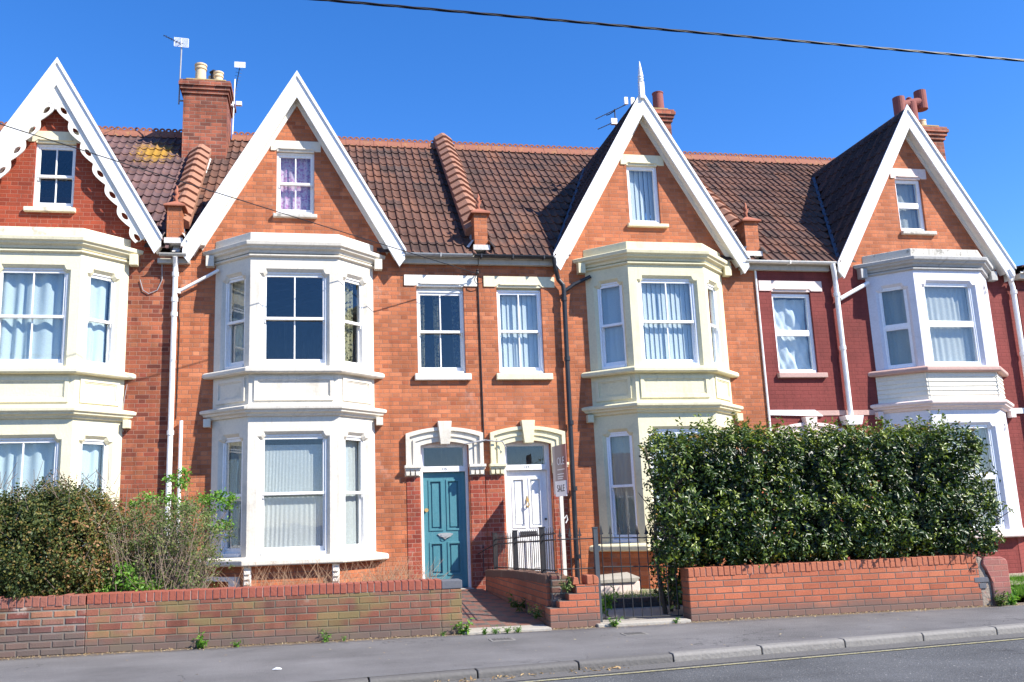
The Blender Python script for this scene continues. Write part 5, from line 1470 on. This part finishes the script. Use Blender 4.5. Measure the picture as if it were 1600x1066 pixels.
leaves('foliage', pts, nn + np.array([0, 0, .35]), .059, 'leaf_laurel', t, tn, .5, .3, 1.3)
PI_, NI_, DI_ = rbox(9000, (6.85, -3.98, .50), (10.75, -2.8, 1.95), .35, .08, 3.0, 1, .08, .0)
leaves('inner_foliage', PI_, NI_, .13, 'leaf_laurel', t, np.zeros(len(PI_)), .6, .1, .5)  # near-black tint puts the shade of the hedge's gaps into the leaf colour
rp, rn = [], []
RP, RN, RD = rbox(2300, (6.25, -4.24, .55), (11.02, -2.6, 2.17), .34, .15, 2.8, 1, .02, .5)
kk = ~((RP[:, 1] < YF + .3) & (RP[:, 2] < .66)) & ~((nz(RP + .25 * np.sin(RP[:, [2, 0, 1]] * 4.7), 7.5, 11) > .2)) & (RP[:, 0] > 6.36 + (RP[:, 1] + 4.1) * .386)
RP, RN = RP[kk] + RN[kk] * .03, RN[kk]
rep = 7
cen = np.repeat(RP, rep, 0) + rng.normal(size=(len(RP) * rep, 3)) * .016
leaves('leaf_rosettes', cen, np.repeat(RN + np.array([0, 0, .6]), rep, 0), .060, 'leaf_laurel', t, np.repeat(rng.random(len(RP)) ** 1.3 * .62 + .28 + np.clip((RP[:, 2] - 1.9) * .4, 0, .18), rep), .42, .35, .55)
# upright shoots along the top
sp_ = []; sn = []
for i in range(150):
    x = random.uniform(6.7, 11.0); y = random.uniform(-4.1, -3.0); z = 2.14 - max(0, x - 10.9) * .8 - max(0, 6.9 - x) * .6
    hgt = random.uniform(.06, .28) * (1.35 if abs(x - 7.35) < .35 or abs(x - 10.6) < .35 else 1)
    for k in range(int(hgt * 75)): sp_.append((x + random.uniform(-.02, .02), y + random.uniform(-.02, .02), z + hgt * random.random())); sn.append((random.uniform(-1, 1), random.uniform(-1, 1), .6))
leaves('shoots', sp_, sn, .058, 'leaf_laurel', t, rng.random(len(sp_)) * .35 + .6, .45, .2, .5)
b = MB(); r = random.Random(4)
for i in range(26):
    x = 6.6 + i * .18; y = -3.4 + r.uniform(-.3, .3)
    p = [(x, y, 0), (x + r.uniform(-.1, .1), y + r.uniform(-.1, .1), .7), (x + r.uniform(-.2, .2), y + r.uniform(-.3, .2), 1.5), (x + r.uniform(-.3, .3), y + r.uniform(-.4, .2), 2.1)]
    b.tube(p, [.03, .024, .014, .006], 6)
    for k in range(5):
        q = Vector(p[1]) + (Vector(p[2]) - Vector(p[1])) * r.random(); b.tube([q, q + Vector((r.uniform(-.4, .4), r.uniform(-.6, .2), r.uniform(.1, .5)))], [.01, .004], 5)
b.build('branches', 'bark', t)

# dark reddish bush at the left
t = thing('bush', 'dense reddish-green bush behind the crumbling wall at the left edge', 'bush', (-.8, -3.4, 0))
P1, N1, D1 = rbox(84000, (-2.6, -4.15, .35), (.16, -2.6, 1.72), .5, .17, 3.0, 21, .13, .3)
km = ~((P1[:, 1] < YF + .25) & (P1[:, 2] < .58)); km &= ~((nz(P1 + .2 * np.sin(P1[:, [2, 0, 1]] * 5.1), 7.5, 3) > .40) & (rng.random(len(P1)) < .85)); km &= ~((P1[:, 0] > -.2) & (P1[:, 2] > 1.9 - (P1[:, 0] + .2) * .7))
P1, N1, D1 = P1[km], N1[km], D1[km]
redd = np.clip((P1[:, 0] + 1.0) * .32, 0, .45) + .1 * nz(P1, 2.5, 8)
leaves('foliage', P1, N1 + np.array([0, 0, .3]), .037, 'leaf_bush', t, rng.random(len(P1)) ** 1.4 * .75 + redd, .6, .2, .9)
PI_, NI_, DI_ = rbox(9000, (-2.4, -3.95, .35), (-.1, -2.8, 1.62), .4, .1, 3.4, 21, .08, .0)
leaves('inner_foliage', PI_, NI_, .09, 'leaf_bush', t, rng.random(len(PI_)) * .1, .6, .1, .6)  # only the darkest tints: shade deep inside the bush painted into the leaves
b = MB(); r = random.Random(6)
for i in range(60):
    x = r.uniform(-2.3, .1); y = r.uniform(-3.7, -2.9); p = [(x, y, 0), (x + r.uniform(-.12, .12), y - .1, .6), (x + r.uniform(-.25, .25), y + r.uniform(-.5, .2), 1.25), (x + r.uniform(-.35, .35), y + r.uniform(-.6, .2), 1.75)]
    b.tube(p, [.02, .014, .007, .003], 5)
for i in range(420):
    q = Vector((r.uniform(-2.5, .15), r.uniform(-4.18, -3.4), r.uniform(.6, 1.82))); b.tube([q, q + Vector((r.uniform(-.15, .15), r.uniform(-.12, .05), r.uniform(.05, .25)))], [.004, .002], 4, cap=False)
b.build('branches', 'twig', t)
# leggy twiggy shrub
t = thing('shrub', 'leggy half-bare shrub with greyish twigs left of the white bay', 'shrub', (.6, -3.3, 0))
b = MB(); r = random.Random(8)
pts = []; nn = []
for i in range(520):
    x = r.uniform(.05, .95); y = r.uniform(-3.95, -2.9); a = r.uniform(-.6, .8); H_ = r.uniform(.7, 1.62) * (1 - .35 * abs((x - .5)) ** 1.5)
    L = [(x, y, .12)]; px, py, pz = x, y, .12; dx = r.uniform(-.35, .45); dy = r.uniform(-.3, .2)
    for k in range(4):
        px += dx * .14 * (k + 1) * .6 + r.uniform(-.05, .05); py += dy * .1 + r.uniform(-.05, .05); pz += H_ / 4.3 * r.uniform(.8, 1.1); L.append((px, py, pz))
    b.tube(L, [.0065, .0055, .0045, .003, .0015], 4, cap=False)
    for k in range(1, 5):
        q = Vector(L[k])
        for _ in range(2 + k):
            if r.random() < (.34 + .25 * (q.z > 1.1) + .25 * (q.z > 1.3)):
                pts.append((q.x + r.uniform(-.08, .08), q.y + r.uniform(-.08, .08), q.z + r.uniform(-.1, .08))); nn.append((0, -.3, .6))
        e = q + Vector((r.uniform(-.14, .14), r.uniform(-.14, .1), r.uniform(-.02, .16))); b.tube([q, e], [.003, .0015], 4, cap=False)
b.build('branches', 'twig', t)
for _ in range(6): pts += [(p[0] + random.uniform(-.05, .05), p[1] + random.uniform(-.05, .05), p[2] + random.uniform(-.05, .05)) for p in pts[:2600]]; nn += nn[:2600]
n_ = min(len(pts), len(nn)); pts, nn = pts[:n_], nn[:n_]
leaves('foliage', pts, nn, .034, 'leaf_shrub', t, rng.random(len(pts)), .55, .2, 1.0)
# green climbing sprays right of it
def blob(cs, n, size, mat, parent, rad=.12, tlo=0.2):
    p = []; 
    for (x, y, z, k) in cs:
        q = rng.normal(size=(int(n * k), 3)) * rad * np.array([1, .8, .7]) * k ** .5 + np.array([x, y, z]); p.append(q)
    p = np.concatenate(p); leaves('foliage', p, np.tile((0, -.4, .7), (len(p), 1)), size, mat, parent, rng.random(len(p)) * (1 - tlo) + tlo, .6, .2, .9)
t = thing('climber', 'green leafy sprays climbing beside the white downpipe and bay', 'climber', (.9, -2.6, 0))
cl = [(.62, -2.5, 1.82, .9), (.66, -2.5, 1.96, .5), (.48, -2.5, 1.88, .5), (.95, -2.8, 1.60, 1.0), (1.12, -2.8, 1.62, .8), (1.22, -2.8, 1.52, .7), (1.28, -2.8, 1.60, .4), (1.12, -2.8, 1.24, .8), (1.24, -2.8, 1.30, .4), (.75, -2.8, 1.5, .9), (1.0, -2.8, 1.42, .6), (.3, -2.8, 1.62, .8), (.1, -2.8, 1.55, .6), (1.0, -2.8, .95, .5), (.5, -2.6, 1.62, .9)]
blob(cl, 170, .045, 'leaf_weed', t, .06)
b = MB(); r = random.Random(3)
for (x, y, z, k) in cl:
    for _ in range(3): b.tube([(.7 + r.uniform(-.3, .3), y, .2), (.6 * .7 + x * .4 + r.uniform(-.06, .06), y + .05, z * .6), (x + r.uniform(-.05, .05), y, z)], [.007, .005, .002], 4, cap=False)
b.build('stems', 'twig', t)

def weed(x, y, z, s_, lab, n=60, mat='leaf_weed', cat='weed', name='weed', group=None):
    t = thing(name, lab, cat, (x, y, z), group)
    p = []; nn = []
    b = MB(); r = random.Random(int(x * 97) + 5)
    for k in range(9):
        a = r.uniform(0, 2 * pi); L = s_ * r.uniform(.5, 1); e = (x + .55 * L * cos(a), y + .45 * L * sin(a), z + L * r.uniform(.5, 1))
        b.tube([(x, y, z), ((x + e[0]) / 2, (y + e[1]) / 2, z + (e[2] - z) * .65), e], [.004, .003, .0015], 4, cap=False)
        for _ in range(n // 9):
            f = r.uniform(.2, 1.1); p.append((x + (e[0] - x) * f, y + (e[1] - y) * f, z + (e[2] - z) * f)); nn.append((cos(a) * .3, sin(a) * .3, 1))
    b.build('stems', 'leaf_weed', t)
    leaves('foliage', p, nn, .30 * s_, mat, t, rng.random(len(p)), .35, .2, .7)
    return t
weed(1.13, -4.33, 0, .17, 'bright green weed rooted at the middle of the mossy wall foot', 110)
weed(1.50, -4.33, 0, .10, 'small green weed just right of the tallest one at the mossy wall foot', 70)
weed(2.42, -4.33, 0, .13, 'slim green weed at the mossy wall foot below the bay window', 60)
weed(2.62, -4.33, 0, .07, 'tiny weed at the mossy wall foot right of the slim one', 40)
weed(3.94, -4.30, .0, .22, 'upright weed at the right end of the mossy wall', 80)
weed(3.70, -4.33, .0, .07, 'little weed near the right end of the mossy wall', 40)
for i, x in enumerate((4.15, 4.27, 4.40, 4.52)):
    weed(x, -4.42, 0, .10, ('leftmost', 'second from left', 'third from left', 'rightmost')[i] + ' of the low weeds in the row along the path threshold', 70, group='weeds along the path threshold')
weed(5.66, -4.36, .0, .14, 'green weed at the gate threshold by the front pier', 90)
weed(6.40, -4.34, .0, .09, 'small weed at the right end of the gate threshold', 50)
weed(10.62, -4.34, .0, .20, 'dark leafy weed at the foot of the rounded pier', 130, 'leaf_shrub')
weed(10.82, -4.30, .0, .24, 'tall weed at the right side of the rounded pier', 130, 'leaf_weed')
weed(4.86, -3.9, .08, .20, 'weed growing from the dividing wall near the pier', 80, 'leaf_shrub')
weed(4.88, -2.9, .1, .24, 'weed growing against the dividing wall halfway along the path', 90, 'leaf_shrub')
weed(5.17, -4.2, .40, .16, 'leafy weed sprouting from the broken pier top', 80, 'leaf_shrub')
weed(5.72, -3.7, .05, .34, 'bushy green plant just inside the gate', 200)
for i, (x, z) in enumerate(((-.45, .62), (-.30, .60))): weed(x, -4.05, .40, .30, ('bright green sprig above the wall at the left', 'lower bright sprig drooping on the crumbling wall')[i], 90)
t = thing('plant', 'clump of bright green leaves behind the left end of the mossy wall', 'plant', (.25, -4, .3))
blob([(.15, -3.9, .62, 1), (.3, -3.95, .72, 1), (.42, -3.95, .62, 1), (.6, -3.9, .58, .8), (.25, -3.95, .82, .5), (.05, -3.9, .7, .6)], 190, .055, 'leaf_weed', t, .07)
# dead stalks below the white bay
t = thing('dead_stalks', 'dry brown stalks standing below the white bay and beside the teal door', 'dead plants', (2.5, -2.0, .1))
b = MB(); r = random.Random(12)
for i in range(430):
    x = r.choice((r.uniform(1.3, 2.6), r.uniform(2.4, 3.85), r.uniform(3.0, 3.85))); y = r.uniform(-3.6, -.9); a = r.uniform(-1, 1)
    L = r.uniform(.35, .75); b.tube([(x, y, .1), (x + a * .1, y, .1 + L * .6), (x + a * .3, y + r.uniform(-.1, .1), .1 + L * r.uniform(.8, 1))], [.004, .003, .0015], 4, cap=False)
    if r.random() < .5:
        z = .1 + L * .6; b.tube([(x + a * .1, y, z), (x + a * .1 + r.uniform(-.12, .12), y, z + r.uniform(.05, .15))], [.0025, .001], 3, cap=False)
b.build('stalks', 'straw', t)
# lawn at the right edge, grass in the gate garden, dead leaves along the wall foot
def grass(name, lab, x0, x1, y0, y1, z, n, h, mat='leaf_weed'):
    p = np.column_stack([rng.uniform(x0, x1, n), rng.uniform(y0, y1, n), np.full(n, z)])
    o = leaves(name, p, rng.normal(size=(n, 3)) * np.array([1, 1, .05]), h, mat, None, rng.random(n), .12, .1, .1)
    # stand blades up
    me = o.data; co = np.empty(len(me.vertices) * 3); me.vertices.foreach_get('co', co); co = co.reshape(-1, 4, 3)
    base = co[:, 0:1, :].copy(); d = co - base; d[..., 2] = np.abs(d[..., 2]) + np.linalg.norm(d[..., :2], axis=2) * .8; d[..., :2] *= .55
    me.vertices.foreach_set('co', (base + d).ravel()); me.update()
    return tag(o, lab, 'grass', kind='stuff')
grass('lawn', 'bright green lawn strip at the right edge behind the pier', 10.9, 16, -3.9, -1.3, .03, 26000, .07)
grass('grass', 'patchy grass inside the gate below the cream bay', 6.0, 8.2, -2.5, -1.1, .07, 3500, .06)
b = MB(); r = random.Random(21)
n = 2600; p = np.column_stack([rng.uniform(-1.5, 11, n), -4.27 - rng.exponential(.045, n), np.full(n, .006)])
p = p[~((p[:, 0] > 3.9) & (p[:, 0] < 4.9) & (p[:, 1] > -4.36))]
tag(leaves('dead_leaves', p, np.tile((0, 0, 1.0), (len(p), 1)), .022, 'leaf_dry', None, rng.random(len(p)), .5, .2, .25), 'scatter of dead leaves along the foot of the walls', 'dead leaves', kind='stuff')
p = np.column_stack([rng.uniform(-1, 9, 70), rng.uniform(-6.3, -4.6, 70), np.full(70, .004)])
tag(leaves('litter_scraps', p, np.tile((0, 0, 1.0), (70, 1)), .03, 'leaf_dry', None, rng.random(70), .4, .1, .1), 'few dry scraps scattered over the pavement', 'dead leaves', kind='stuff')
p = np.column_stack([rng.uniform(2.5, 5.0, 160), rng.uniform(-.13, -.02, 160), np.full(160, -.057)]); p[:, 1] += np.array([KY(x) for x in p[:, 0]])
tag(leaves('gutter_debris', p, np.tile((0, 0, 1.0), (160, 1)), .035, 'leaf_dry', None, rng.random(160) * .6, .5, .3, .4), 'leaf debris lying in the road gutter by the kerb', 'dead leaves', kind='stuff')
b = MB(); b.prism([(1.90, -5.98), (1.97, -6.03), (2.05, -6.0), (2.03, -5.95), (1.95, -5.93)], 0, 0) if False else None
b.add([(1.94, -6.0, .004), (1.98, -6.03, .010), (2.03, -6.0, .004), (2.01, -5.965, .012), (1.955, -5.96, .006), (1.98, -5.99, .022)], [(0, 1, 5), (1, 2, 5), (2, 3, 5), (3, 4, 5), (4, 0, 5)])
tag(b.build('paper_scrap', 'paper'), 'crumpled white scrap of paper lying on the pavement', 'litter')
# stone block and low brick edging inside the gate
t = thing('stone_block', 'low concrete box cover in front of the cream bay plinth', 'block', (6.9, -1.2, 0))
b = MB(); b.box(6.45, 7.16, -1.25, -.75, .0, .26); b.build('block_body', 'pink', t, bevel=.02)
b = MB()
b.add([(6.42, -1.28, .25), (7.1, -1.28, .25), (7.16, -1.28, .31), (7.16, -.7, .36), (6.42, -.7, .32), (6.42, -1.28, .29)], [(0, 1, 2, 5), (5, 2, 3, 4)]); b.build('lid', 'slab', t)
t = thing('garden_edging', 'low brick edging wall just inside the gate', 'edging', (6.6, -2.5, 0))
b = MB(); b.box(5.7, 9.0, -2.62, -2.5, -.05, .14); b.build('brickwork', 'wall_older', t, bevel=.01)
